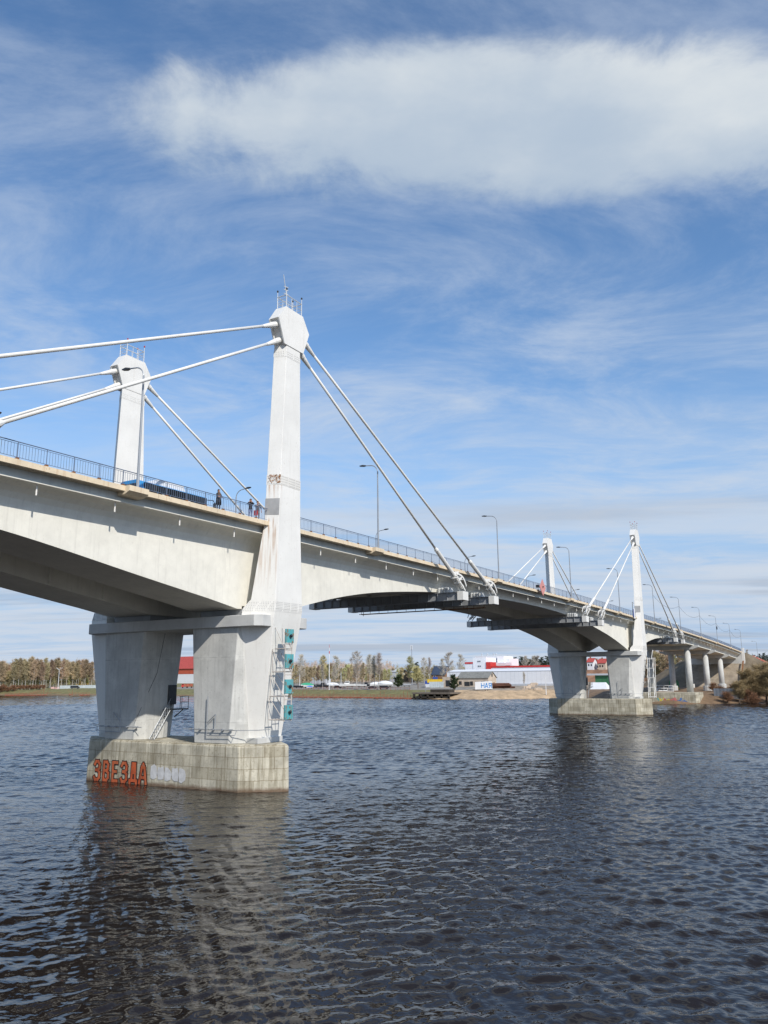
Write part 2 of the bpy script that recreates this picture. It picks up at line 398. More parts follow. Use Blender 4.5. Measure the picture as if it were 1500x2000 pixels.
SAND = (.46, .33, .20); GRASS = (.17, .155, .06); PARK = (.24, .22, .19); DIRT = (.20, .13, .075); SLOPE = (.17, .135, .09); CSL = (.30, .25, .19)
rg = random.Random(3)
def mixc(a, b_, t): return tuple(x * (1 - t) + y * t for x, y in zip(a, b_))
for x in gx:
    for y in gy:
        s = x - float(np.interp(y, YS, XS)); z = gz(x, y)
        if s > 1: z += rg.uniform(-.08, .08) + .25 * math.sin(x * .31 + y * .17) * math.sin(y * .23) * min(1, s / 8)
        gv.append((x, y, z))
        if x > 262 and z > 3.6 and x - 262 < 140 and abs(y) < 45: cc = CSL if (abs(y) < 9.5 and x < 300) else SLOPE
        elif 46 < y < 92: cc = SAND if s < 24 else mixc(PARK, SAND, .4)
        elif y < 46: cc = DIRT if y > -30 else SLOPE
        elif y < 330: cc = mixc(DIRT, GRASS, min(1, max(0, (s - 1) / 2))) if s < 24 else PARK
        else: cc = mixc(DIRT, GRASS, min(1, max(0, (s - 1) / 3)))
        gc.append((*cc, 1))
ny = len(gy); gf = [(i * ny + j, (i + 1) * ny + j, (i + 1) * ny + j + 1, i * ny + j + 1) for i in range(len(gx) - 1) for j in range(ny - 1)]
me = bpy.data.meshes.new('ground'); me.from_pydata(gv, [], gf); me.materials.append(ground_mat())
ca_ = me.color_attributes.new('Col', 'FLOAT_COLOR', 'POINT'); ca_.data.foreach_set('color', [v for q in gc for v in q])
me.polygons.foreach_set('use_smooth', [True] * len(me.polygons))
go = bpy.data.objects.new('ground', me); col.objects.link(go); tag(go, kind='structure')

# ------------------------------------------------------------------ bridge superstructure
SOF = [(-150, 18.3), (-45, 18.75), (-37, 18.5), (-24.2, 17.35), (-20, 16.8), (-15, 15.85), (-8.2, 14.95), (-3, 14.05), (3, 14.05), (5.2, 14.75), (9.5, 15.75), (14.9, 16.75),
       (21, 17.5), (33, 18.5), (44, 18.95), (53, 19.2), (63, 19.25), (73, 19.15), (82, 18.8), (92, 18.15), (100, 17.35), (107, 16.5), (112.5, 15.75), (118, 14.75), (123.2, 13.75), (128.8, 13.75),
       (134, 14.7), (141, 15.85), (148, 16.9), (156, 17.55), (164, 17.7), (172, 17.5)]
def soffit(x):
    if x > 172: return deckz(x) - 2.6
    f = lambda v: float(np.interp(v, [a for a, b_ in SOF], [b_ for a, b_ in SOF]))
    m = min(abs(x), abs(x - 126)) - 3.2; h = max(0, min(5, m))
    return f(x) if h <= 0 else sum(f(x + h * k / 5) for k in range(-5, 6)) / 11
st = sorted(set([float(v) for v in np.arange(-110, 298.1, 1.5)] + [a for a, b_ in SOF if a > -110]))
bridge = thing('bridge_deck', 'pale concrete girder road deck of the bridge with a cream kerb edge', 'bridge')
XE = 298.
for sg in (-1, 1):
    g = MB(); rings = []
    for x in st:
        d = deckz(x); s = soffit(x); top = d - .38
        k = max(s + .25, d - 2.2)
        fil = [(7.5 + 1.36 * (1 - math.cos(t)), k + (d - .93 - k) * math.sin(t)) for t in [math.pi / 2 * q / 5 for q in range(6)]]
        pts = [(2.5, s), (7.5, s)] + fil + [(8.86, top), (2.5, top)]
        rings.append([(x, sg * y, z) for y, z in pts])
    g.loft(rings); g.build('girder', [GIRD], bridge)
    fa = MB(); fa.loft([[(x, sg * y, z) for y, z in ((8.862, deckz(x) - .92), (8.9, deckz(x) - .92), (8.9, deckz(x) - .353), (8.862, deckz(x) - .353))] for x in st])
    fa.build('fascia_plate', FASC, bridge)
    fl = MB(); fl.loft([[(x, sg * y, z) for y, z in ((8.8, deckz(x) - .985), (9.06, deckz(x) - .985), (9.06, deckz(x) - .925), (8.8, deckz(x) - .925))] for x in st])
    fl.build('flange_strip', GIRD, bridge)
    kb = MB()
    seg = [float(v) for v in np.arange(-110, 298.1, 6)]
    for a, b_ in zip(seg[:-1], seg[1:]):
        kb.loft([[(x, sg * y, z) for y, z in ((7.4, deckz(x) - .35), (9.7, deckz(x) - .35), (9.7, deckz(x)), (7.4, deckz(x)))] for x in (a + .012, b_ - .012)])
    kb.build('sidewalk_slab', SLAB, bridge)
    for k in range(-3, 10):     # brackets under the lamp posts
        x = -16.1 + 31.35 * k; d = deckz(x)
        if x > 296: continue
        q = MB(); q.loft([[(x + a, sg * y, z) for y, z in ((9.0, d - .62), (9.7, d - .56), (10.12, d - .36), (10.12, d + .004), (9.0, d + .004))] for a in (-.85, .85)]); q.build('lamp_bracket', SLAB, bridge)
    for k in range(-7, 47):     # drain pipes
        x = -22.8 + 5.95 * k
        if sg > 0 and k % 3: continue
        if x > 292: continue
        q = MB(); q.tube([(x, sg * 8.7, deckz(x) - .9), (x, sg * 8.7, deckz(x) - 1.65)], .055, 6); q.build('drain_pipe', WHITE, bridge)
rd = MB(); rd.loft([[(x, y, z) for y, z in ((-7.4, deckz(x) - .42), (7.4, deckz(x) - .42), (7.4, deckz(x) - .13), (-7.4, deckz(x) - .13))] for x in st]); rd.build('road_surface', ASPH, bridge)
un = MB(); un.loft([[(x, y, z) for y, z in ((-2.5, deckz(x) - .75), (2.5, deckz(x) - .75), (2.5, deckz(x) - .43), (-2.5, deckz(x) - .43))] for x in st]); un.build('middle_slab', GIRD, bridge)
for x in [v for v in np.arange(-60, 62, 5.2) if abs(v) > 4]:      # ribs and cross walls between the boxes
    q = MB(); q.box(x - .12, x + .12, -2.49, 2.49, max(soffit(x) + 1.2, deckz(x) - 2.6), deckz(x) - .76)
    for yy in (2.495, -2.495): q.box(x - .15, x + .15, yy - .18, yy + .18, soffit(x) + .1, deckz(x) - .8)
    q.build('diaphragm', GIRD, bridge)
for sg in (-1, 1):
    e = MB(); e.box(XE + .05, XE + 1.6, sg * 9.9 - .5, sg * 9.9 + .5, 12.0, deckz(XE) + 1.5); e.build('end_post', WHITE, bridge)
ab = MB(); ab.box(XE + .05, XE + 3, -9.35, 9.35, 10, deckz(XE) - .5); tag(ab.build('abutment', CONC2), 'wide concrete abutment wall under the far end of the bridge deck', 'abutment')

# road on the embankment beyond
er = MB(); xs_ = [XE + 1.7] + list(range(305, 520, 15))
er.loft([[(x, -7, deckz(x) - .4), (x, 7, deckz(x) - .4), (x, 7, deckz(x) + .02), (x, -7, deckz(x) + .02)] for x in xs_]); tag(er.build('road', ASPH), kind='structure')

# ------------------------------------------------------------------ piers
def oct_(hx, hy, c): return [(-hx, -hy + c), (-hx + c, -hy), (hx - c, -hy), (hx, -hy + c), (hx, hy - c), (hx - c, hy), (-hx + c, hy), (-hx, hy - c)]
def hexa_(hx, hy): return [(-hx, -hy + 2.8), (-1.15, -hy), (-.85, -hy), (hx - .9, -hy + 3.8), (hx - .9, hy - 3.8), (-.85, hy), (-1.15, hy), (-hx, hy - 2.8)]
def block_mat():
    m = mat('footing_blocks', (.58, .54, .43), .88, .22, .6, streak=.9, sto=.47, streak_col=(.22, .19, .125), spots=.7, slo=.57, spot_col=(.27, .23, .16), bump=.02, lowz=.12)
    nt = m.node_tree; N = nt.nodes; L = nt.links; b = N['Principled BSDF']
    src = b.inputs['Base Color'].links[0].from_socket
    geo = N.new('ShaderNodeNewGeometry'); sp = N.new('ShaderNodeSeparateXYZ'); L.new(geo.outputs['Position'], sp.inputs[0]); cb = N.new('ShaderNodeCombineXYZ')
    ad = N.new('ShaderNodeMath'); ad.operation = 'MULTIPLY_ADD'; L.new(sp.outputs[0], ad.inputs[0]); ad.inputs[1].default_value = -.55; L.new(sp.outputs[1], ad.inputs[2])
    L.new(ad.outputs[0], cb.inputs[0]); L.new(sp.outputs[2], cb.inputs[1])
    br = N.new('ShaderNodeTexBrick'); br.inputs['Scale'].default_value = 1; br.inputs['Brick Width'].default_value = 1.75; br.inputs['Row Height'].default_value = .86
    br.inputs['Mortar Size'].default_value = .028; br.inputs['Mortar Smooth'].default_value = .5; br.inputs['Color1'].default_value = (1, 1, 1, 1); br.inputs['Color2'].default_value = (.74, .72, .68, 1); br.inputs['Mortar'].default_value = (.55, .50, .43, 1)
    dn = N.new('ShaderNodeTexNoise'); dn.inputs['Scale'].default_value = 2.5; L.new(geo.outputs['Position'], dn.inputs['Vector'])
    vm = N.new('ShaderNodeVectorMath'); vm.operation = 'MULTIPLY_ADD'; L.new(dn.outputs['Color'], vm.inputs[0]); vm.inputs[1].default_value = (.09, .09, 0); L.new(cb.outputs[0], vm.inputs[2])
    L.new(vm.outputs[0], br.inputs['Vector'])
    x = N.new('ShaderNodeMix'); x.data_type = 'RGBA'; x.blend_type = 'MULTIPLY'; x.inputs[0].default_value = 1; L.new(src, x.inputs[6]); L.new(br.outputs['Color'], x.inputs[7]); L.new(x.outputs[2], b.inputs['Base Color'])
    return m
BLOCK = block_mat()
def leg_rings(sg):
    b_ = [(-3.1, 3.5), (-3.1, 7.05), (-2.2, 8.0), (1.2, 8.0), (1.9, 7.05), (1.9, 4.3), (.85, 3.3), (-.4, 2.9), (-2.3, 2.9)]
    t_ = [(-3.1, 2.78), (-3.1, 7.86), (-2.75, 8.0), (1.9, 8.0), (2.2, 7.86), (2.2, 3.3), (1.65, 2.85), (1.3, 2.74), (-2.95, 2.74)]
    return [[(x, sg * y, 3.47) for x, y in b_], [(x, sg * y, 13.52) for x, y in t_]]
def pier(x0, label):
    t = thing('bridge_pier', label, 'bridge pier', (x0, 0, 0), 0, 'river piers of the bridge')
    f = MB(); f.loft([[(x, y, z) for x, y in hexa_(hx, hy)] for z, hx, hy in ((-4, 3.6, 11.45), (3.3, 3.5, 11.3), (3.46, 3.4, 11.15))]); f.build('footing', BLOCK, t, bevel=.05)
    for sg in (-1, 1):
        l_ = MB(); l_.loft(leg_rings(sg)); l_.build('leg', CONC, t, bevel=.06)
        p = MB(); p.box(-2.0, 1.15, min(sg * 7.4, sg * 9.15), max(sg * 7.4, sg * 9.15), 3.46, 3.9); p.build('plinth', CONC2, t, bevel=.04)
        h = MB(); y0, y1 = 3.0 * sg, 7.5 * sg     # bearing under the girder
        h.box(-2.4, 2.4, min(y0, y1), max(y0, y1), 13.5, 14.3); h.build('bearing_block', STEEL, t)
        r = MB()                                   # service pipes round the leg
        for zz in (4.55,):
            r.tube([(-3.28, sg * 2.4, zz), (-3.28, sg * 7.9, zz), (-2.4, sg * 9.5, zz), (-1.3, sg * 9.75, zz)], .032, 6)
            r.tube([(-3.3, sg * 5.0, zz - .45), (-3.3, sg * 7.9, zz - .4), (-3.2, sg * 8.0, zz)], .03, 6)
            r.tube([(-3.3, sg * 5.0, zz - .45), (-3.3, sg * 5.0, zz + 2.6)], .035, 6)
            r.tube([(-3.32, sg * 5.0, zz + .5), (-3.32, sg * 5.9, zz + 1.2)], .035, 6); r.tube([(-3.32, sg * 5.9, zz + 1.2), (-3.32, sg * 5.9, zz + .3)], .035, 6)
            for q in (3.1, 4.2, 5.6, 6.6, 7.4): r.box(-3.34, -3.05, sg * q - .07, sg * q + .07, zz - .06, zz + .06)
        r.build('service_pipe', POLE, t)
    tb = MB(); tb.loft([[(x, y, z) for x, y in oct_(3.42, 10.15, .5)] for z in (12.58, 13.47)]); tb.build('tie_beam', CONC2, t, bevel=.03)
    d = MB(); d.box(.0, .95, 2.74, 3.2, 6.3, 8.0); d.build('doorway', DARK, t)
    pl = MB(); pl.box(-.5, 1.6, 1.85, 2.8, 5.85, 5.95)
    for (xx, yy) in ((-.5, 1.9), (.6, 1.9), (1.6, 1.9), (1.6, 2.7)): pl.tube([(xx, yy, 5.95), (xx, yy, 7.0)], .028, 5)
    for zz in (6.5, 7.0): pl.tube([(.6, 1.9, zz), (1.6, 1.9, zz), (1.6, 2.7, zz)], .022, 5)
    pl.bar((-.4, 1.95, 5.85), (-.4, 2.85, 5.2), .07); pl.bar((1.0, 1.95, 5.85), (1.0, 2.95, 5.2), .07)
    pl.build('platform', DARK, t)
    ld = MB()
    for yy in (2.0, 2.6):
        ld.tube([(-2.2, yy, 3.5), (-.4, yy, 5.95)], .03, 5)
        if yy < 2.5: ld.tube([(-2.2, yy, 4.4), (-.4, yy, 6.9)], .022, 5)
    for q in range(9):
        s_ = q / 9; ld.tube([(-2.2 + 1.8 * s_, 2.0, 3.5 + 2.45 * s_), (-2.2 + 1.8 * s_, 2.6, 3.5 + 2.45 * s_)], .022, 5)
        ld.tube([(-2.2 + 1.8 * s_, 2.0, 3.5 + 2.45 * s_), (-2.2 + 1.8 * s_, 2.0, 4.4 + 2.5 * s_)], .016, 4)
    ld.build('stairway', POLE, t)
    hc = MB(); hc.tube([(-.9, 2.6, 12.5), (-1.7, 2.55, 9.0), (-3.2, 3.3, 5.0)], .022, 4); hc.build('hanging_cable', DARK, t)
    return t
pier_n = pier(0, 'near river pier with graffiti letters on its block footing and two tapered concrete legs')
pier_f = pier(126, 'far river pier with bare block footing and two tapered legs, towards the far bank')

# graffiti: the painted word and the whitewashed letters after it
def strokes(poly, y0, x, w_, mb, dz):
    """letter strokes in a unit box (0..1 to the right as seen, 0..1 up) painted on the footing's front face"""
    LW, LH, zb = .86, 1.62, .08
    k = 0
    for line in poly:
        for a, b_ in zip(line[:-1], line[1:]):
            k += 1
            A = Vector((x - .0012 * k - dz, y0 - a[0] * LW, zb + a[1] * LH)); B = Vector((x - .0012 * k - dz, y0 - b_[0] * LW, zb + b_[1] * LH))
            d = (B - A).normalized(); n = Vector((1, 0, 0)).cross(d); e = d * w_ * .42
            mb.add([A - e - n * w_ / 2, A - e + n * w_ / 2, B + e + n * w_ / 2, B + e - n * w_ / 2], [(0, 1, 2, 3)])
LET = {'Z': [[(.08, .8), (.25, .95), (.6, .95), (.78, .8), (.78, .62), (.55, .52), (.3, .52)], [(.55, .52), (.8, .4), (.8, .15), (.6, .04), (.2, .04), (.06, .16)]],
       'V': [[(.14, .04), (.14, .95), (.55, .95), (.75, .82), (.7, .6), (.5, .52), (.2, .52)], [(.5, .52), (.8, .4), (.8, .18), (.62, .04), (.14, .04)]],
       'E': [[(.75, .95), (.15, .95), (.15, .04), (.78, .04)], [(.15, .5), (.62, .5)]],
       'D': [[(.0, -.06), (.0, .12), (.9, .12), (.9, -.06)], [(.22, .14), (.3, .95), (.68, .95), (.72, .14)], [(.5, .9), (.5, .5)]],
       'A': [[(.02, .02), (.3, .8), (.48, .96), (.66, .8), (.92, .02)], [(.2, .3), (.75, .3)], [(.4, .8), (.55, .8)]]}
gl = MB(); gd = MB()
for i, ch in enumerate(['Z', 'V', 'E', 'Z', 'D', 'A']):
    y0 = 7.6 - 1.11 * i
    strokes(LET[ch], y0, -3.565, .40, gd, .0)
    strokes(LET[ch], y0, -3.565, .235, gl, .02)
gd.build('lettering_outline', INK, pier_n); gl.build('painted_lettering', ORANGE, pier_n)
gw = MB(); rg = random.Random(5)
for i in range(5):
    y0 = .75 - .8 * i; x = -3.566 - .002 * i
    wv = .68
    pts = [(y0 + rg.uniform(-.05, .05), .5 + rg.uniform(-.1, .15)), (y0 - .3, .42 + rg.uniform(-.05, .1)), (y0 - wv, .55 + rg.uniform(-.1, .1)), (y0 - wv - .05, 1.0), (y0 - wv + .05, 1.5 + rg.uniform(-.25, .12)), (y0 - .35, 1.62 + rg.uniform(-.2, .1)), (y0, 1.5), (y0 + .06, 1.0)]
    gw.add([(x, a, b_ + .0 * i) for a, b_ in pts], [tuple(range(len(pts)))])
gw.build('whitewashed_lettering', WWASH, pier_n)

# ------------------------------------------------------------------ pylons
PY = [(3.75, 8.95, 1.18, 7.55, 1.9), (13.3, 10.38, 1.84, 7.9, 2.95), (14.05, 10.48, 1.8, 8.0, 2.88), (14.75, 10.48, 1.77, 8.6, 2.6), (19.2, 10.43, 1.6, 9.12, 2.2), (21.1, 10.42, 1.5, 9.33, 2.0), (36.95, 10.56, .95, 9.52, 1.40)]
PYB = [(3.75, 9.45, 1.7, 7.55, 2.0), (13.3, 10.65, 2.4, 7.9, 2.95), (14.05, 10.65, 2.3, 8.0, 2.88), (14.75, 10.6, 2.1, 8.6, 2.6), (19.2, 10.43, 1.45, 9.1, 2.25), (21.1, 10.42, 1.35, 9.3, 2.08), (36.95, 10.56, .8, 9.52, 1.42)]
def pyl(z, sg=-1):
    T_ = PY if sg < 0 else PYB; zs = [p[0] for p in T_]; return [float(np.interp(z, zs, [p[k] for p in T_])) for k in (1, 2, 3, 4)]
def rusty_paint():
    m = WHITE.copy(); m.name = 'white_steel_paint_rusty'; nt = m.node_tree; N = nt.nodes; L = nt.links; b = N['Principled BSDF']; src = b.inputs['Base Color'].links[0].from_socket
    geo = N.new('ShaderNodeNewGeometry'); sp = N.new('ShaderNodeSeparateXYZ'); L.new(geo.outputs['Position'], sp.inputs[0])
    def mr(x, a, b_):
        n = N.new('ShaderNodeMapRange'); n.inputs['From Min'].default_value = a; n.inputs['From Max'].default_value = b_; L.new(x, n.inputs['Value']); return n.outputs[0]
    def mu(a, b_):
        n = N.new('ShaderNodeMath'); n.operation = 'MULTIPLY'; L.new(a, n.inputs[0]); L.new(b_, n.inputs[1]); return n.outputs[0]
    mp = N.new('ShaderNodeMapping'); mp.inputs['Scale'].default_value = (3.4, 3.4, .16); L.new(geo.outputs['Position'], mp.inputs['Vector'])
    n = N.new('ShaderNodeTexNoise'); n.inputs['Scale'].default_value = 1.6; n.inputs['Detail'].default_value = 4; L.new(mp.outputs[0], n.inputs['Vector'])
    st_ = mr(n.outputs['Fac'], .48, .68)
    k1 = mu(mu(st_, mr(sp.outputs[2], 22.6, 24.8)), mu(mr(sp.outputs[2], 25.2, 24.9), mr(sp.outputs[0], -1.05, -1.25)))
    k2 = mu(mu(st_, mr(sp.outputs[2], 15.5, 21.)), mu(mr(sp.outputs[2], 21.6, 21.2), mr(sp.outputs[0], -1.4, -1.7)))
    ad = N.new('ShaderNodeMath'); ad.operation = 'ADD'; ad.use_clamp = True; L.new(k1, ad.inputs[0]); L.new(k2, ad.inputs[1])
    x = N.new('ShaderNodeMix'); x.data_type = 'RGBA'; L.new(ad.outputs[0], x.inputs[0]); L.new(src, x.inputs[6]); x.inputs[7].default_value = (.36, .17, .05, 1); L.new(x.outputs[2], b.inputs['Base Color']); return m
def pring(z, sg, e=0.):
    yo, xo, yi, xi = pyl(z, sg); yo += e; yi -= e; xo += e; xi += e
    return [(-xi, sg * yi, z), (-xo, sg * yo, z), (xo, sg * yo, z), (xi, sg * yi, z)]
def pylon(x0, sg, dz, label, antenna=False, rusty=False):
    t = thing('bridge_pylon', label, 'bridge pylon', (x0, 0, 0), 0, 'white cable pylons of the bridge')
    s = MB(); s.loft([pring(p[0], sg) for p in (PY if sg < 0 else PYB)]); s.build('shaft', rusty_paint() if rusty else WHITE, t, bevel=.03)
    # head
    T, Mz, B = 40.43 + dz, 39.03 + dz, 36.9 + dz
    hexa = [(-1.35, B), (-2.2, Mz), (-1.23, T), (1.23, T), (2.2, Mz), (1.35, B)]
    h = MB()
    for ya, yb in ((10.5, 10.62), (9.48, 9.6)):
        h.loft([[(x, sg * y, z) for x, z in hexa] for y in (ya, yb)])
    core = [(-1.08, B + .02), (-1.93, Mz - .02), (-2.19, Mz + .03), (-1.225, T - .004), (1.225, T - .004), (2.19, Mz + .03), (1.93, Mz - .02), (1.08, B + .02)]
    h.loft([[(x, sg * y, z) for x, z in core] for y in (9.6, 10.5)])
    h.build('head', WHITE, t)
    for zz, nr in ((36.1, 3), (24.75, 4), (14.2, 6)):      # bolted splice bands
        b = MB(); hh = .42 if zz < 30 else .28
        b.loft([pring(zz - hh, sg, .012), pring(zz + hh, sg, .012)], cap=False)
        bo = b; bo.cur = 1
        for q in range(nr):
            z = zz - hh + .1 + (2 * hh - .2) * q / (nr - 1); yo, xo, yi, xi = pyl(z)
            for face in range(4):
                R4 = pring(z, sg, .014); a = Vector(R4[face]); c_ = Vector(R4[(face + 1) % 4]); n = max(6, int((c_ - a).length / .14))
                if face == 2: continue
                for k in range(1, n):
                    if k % 7 == 0: continue
                    p = a.lerp(c_, k / n); bo.box(p.x - .02, p.x + .02, p.y - .02, p.y + .02, z - .02, z + .02)
        b.build('splice_band', [WHITE if not (rusty and zz == 24.75) else mat('rusty_band', (.70, .68, .63), .7, .06, 1., spots=.5, spot_col=(.36, .2, .1)), mat('bolt_grey', (.42, .42, .41), .6)], t)
    if rusty:
        q = MB(); rg = random.Random(3); R0 = pring(24.35, sg, .036); R1 = pring(25.2, sg, .036); a0, a1 = Vector(R0[0]), Vector(R0[1]); b0, b1 = Vector(R1[0]), Vector(R1[1]); nn = (a1 - a0).cross(b0 - a0).normalized()
        for i in range(120):
            u_, v_ = 1 - rg.random() ** 1.6 * .9, rg.uniform(.1, .98); v_ = v_ if rg.random() < .7 else rg.uniform(.7, .98); p = a0.lerp(a1, u_).lerp(b0.lerp(b1, u_), v_) + nn * (.0004 * i) * (1 if nn.x < 0 else -1); s_ = rg.uniform(.015, .055)
            ex, ey = (a1 - a0).normalized(), (b0 - a0).normalized()
            q.add([p + ex * s_ * rg.uniform(.5, 1.3) * math.cos(t_) + ey * s_ * rg.uniform(.4, 1.1) * math.sin(t_) for t_ in [k * math.pi / 4 for k in range(8)]], [tuple(range(8))])
        q.build('rust_patch', mat('rust_orange', (.36, .15, .04), .9, .35, 4.), t)
    # cage on top
    cg = MB(); yc = (9.55, 10.55); xc = 1.1
    for x in (-xc, xc):
        for y in yc: cg.tube([(x, sg * y, T), (x, sg * y, T + 1.15)], .04, 6)
    for zz in (T + .3, T + .58, T + .86, T + 1.15):
        r_ = .022 if zz < T + 1 else .042
        for x in (-xc, xc): cg.tube([(x, sg * yc[0], zz), (x, sg * yc[1], zz)], r_, 5)
        for y in yc:
            if zz in (T + .58, T + 1.15): cg.tube([(-xc, sg * y, zz), (xc, sg * y, zz)], r_, 5)
    for x in (-.35, .4):
        for y in yc: cg.tube([(x, sg * y, T), (x, sg * y, T + 1.1)], .025, 5)
    cg.build('cage', LSTEEL, t)
    for x in (-xc, xc):
        for y in yc:
            bl = MB(); bl.tube([(x, sg * y, T + 1.1), (x, sg * y, T + 1.62)], .03, 6); b = bl.build('beacon_post', LSTEEL, t)
            c_ = MB(); c_.lathe([(.03, 0), (.08, .04), (.08, .15), (.04, .2)], (x, sg * y, T + 1.62), 8); c_.build('beacon_lamp', REDW if not antenna else DARK, b)
    if antenna:
        a = MB(); a.tube([(.1, sg * 9.6, T + 1.1), (.1, sg * 9.6, T + 1.7), (-.05, sg * 9.62, T + 2.3), (-.5, sg * 9.7, T + 3.6)], .03, 6)
        for q in (1.9, 2.3, 2.6): a.bar((-.3, sg * 9.6, T + q), (.25, sg * 9.66, T + q + .07), .05)
        a.build('antenna', LSTEEL, t)
    if sg < 0:
        yo, xo, yi, xi = pyl(22.5); q = MB(); z0, z1 = 21.75, 23.15
        r0, r1 = pring(z0, sg, .02), pring(z1, sg, .02); q.add([r0[0], r0[1], r1[1], r1[0]], [(0, 1, 2, 3)]); q.build('painted_patch', GREYP, t)
    # cable sockets
    for k, sx_ in enumerate((-1, 1)):
        for (hx, hz) in ((2.06, 38.55), (1.55, 37.3)):
            A = Vector((sx_ * (hx - .35), sg * 10.05, hz + .1 + dz)); D = CABLED[(hx, sx_)]
            d = (Vector((D[0], sg * D[1], D[2])) - A).normalized()
            q = MB(); q.tube([A, A + d * .95, A + d * 1.0, A + d * 1.25, A + d * 2.2], [.27, .27, .22, .22, .14], 12); q.build('cable_socket', WHITE, t, smooth=False)
    return t
CABLED = {(2.06, 1): (42.5, 10.55, 18.85), (1.55, 1): (32.9, 10.55, 18.65), (2.06, -1): (-42.5, 10.55, 18.85), (1.55, -1): (-32.9, 10.55, 18.65)}
pylon(0, -1, 0, 'near white pylon rising beside the pavement in front, with a leaning antenna on its cage', True, True)
pylon(0, 1, 0, 'white pylon on the far edge of the deck behind the blue bus', False)
pylon(126, -1, -.33, 'distant white pylon on the front edge of the deck above the far pier', False)
pylon(126, 1, -.33, 'distant white pylon on the back edge of the deck, behind the pink diamond sign', False)

# ------------------------------------------------------------------ anchor beams and stay cables
BEAMS = [(-42.5, 18.55), (-33.2, 18.3), (33.2, 18.3), (42.5, 18.5), (82.3, 18.35), (91.8, 18.2), (159.3, 17.5), (168.8, 17.35)]
def beam(x0, zt, label):
    t = thing('anchor_beam', label, 'steel beam', (x0, 0, zt), 0, 'steel anchor beams under the deck')
    b = MB(); h = .98; Lh = 10.35
    b.box(-.62, .62, -Lh, Lh, -.05, 0); b.box(-.62, .62, -Lh, Lh, -h, -h + .05)
    for xx in (-.4, .4): b.box(xx - .02, xx + .02, -Lh, Lh, -h + .05, -.05)
    b.build('plate_girder', STEEL, t)
    s = MB(); n = 17
    for k in range(n):
        y = -Lh + .1 + (2 * Lh - .2) * k / (n - 1)
        for xx in (-.6, .42): s.box(xx, xx + .18, y - .02, y + .02, -h + .05, -.05)
    s.build('stiffener', STEEL, t)
    for sg in (-1, 1):
        a = MB(); a.box(-.72, .72, sg * 10.75 - .4, sg * 10.75 + .4, -h - .03, .03); a.build('anchor_block', WHITE, t, bevel=.03)
        q = MB(); q.box(-.45, .45, min(sg * 7.6, sg * 9.3), max(sg * 7.6, sg * 9.3), 0, .5)
        for k in range(4):
            y = sg * (7.9 + .38 * k); q.box(-.62, .62, y - .05, y + .05, 0, .62); q.box(-.55, -.46, y + .05, y + .2, .1, .25); q.box(-.55, -.46, y + .05, y + .2, .38, .53)
        q.build('bearing_stack', LSTEEL, t)
    return t
bl_ = ['near steel anchor beam under the deck, left of the pier and mostly out of view', 'steel anchor beam left of the near pier, holding the lower back stay', 'steel anchor beam first past the near pylon, under the deck edge', 'steel anchor beam second past the near pylon, with an inspection frame below',
       'steel anchor beam before the far pier, the one nearer mid-river', 'steel anchor beam before the far pier, the one closer to the pier legs', 'steel anchor beam just past the far pier, nearer of the pair', 'steel anchor beam past the far pier, beside the first column bent']
bobj = [beam(x, z, l_) for (x, z), l_ in zip(BEAMS, bl_)]
ins = MB()
for yy in (-7, 9): ins.tube([(0, yy, -1.0), (0, yy, -1.6)], .04, 5)
for xx in (-.3, .3): ins.tube([(xx, -9.5, -1.35), (xx, 9.5, -1.35)], .05, 5)
for k in range(14): ins.tube([(-.3, -9.4 + 1.44 * k, -1.35), (.3, -9.4 + 1.44 * k, -1.35)], .04, 5); ins.tube([(0, -9.4 + 1.44 * k, -1.35), (0, -9.4 + 1.44 * k, -.95)], .03, 5)
ins.build('inspection_frame', RUST, bobj[3])
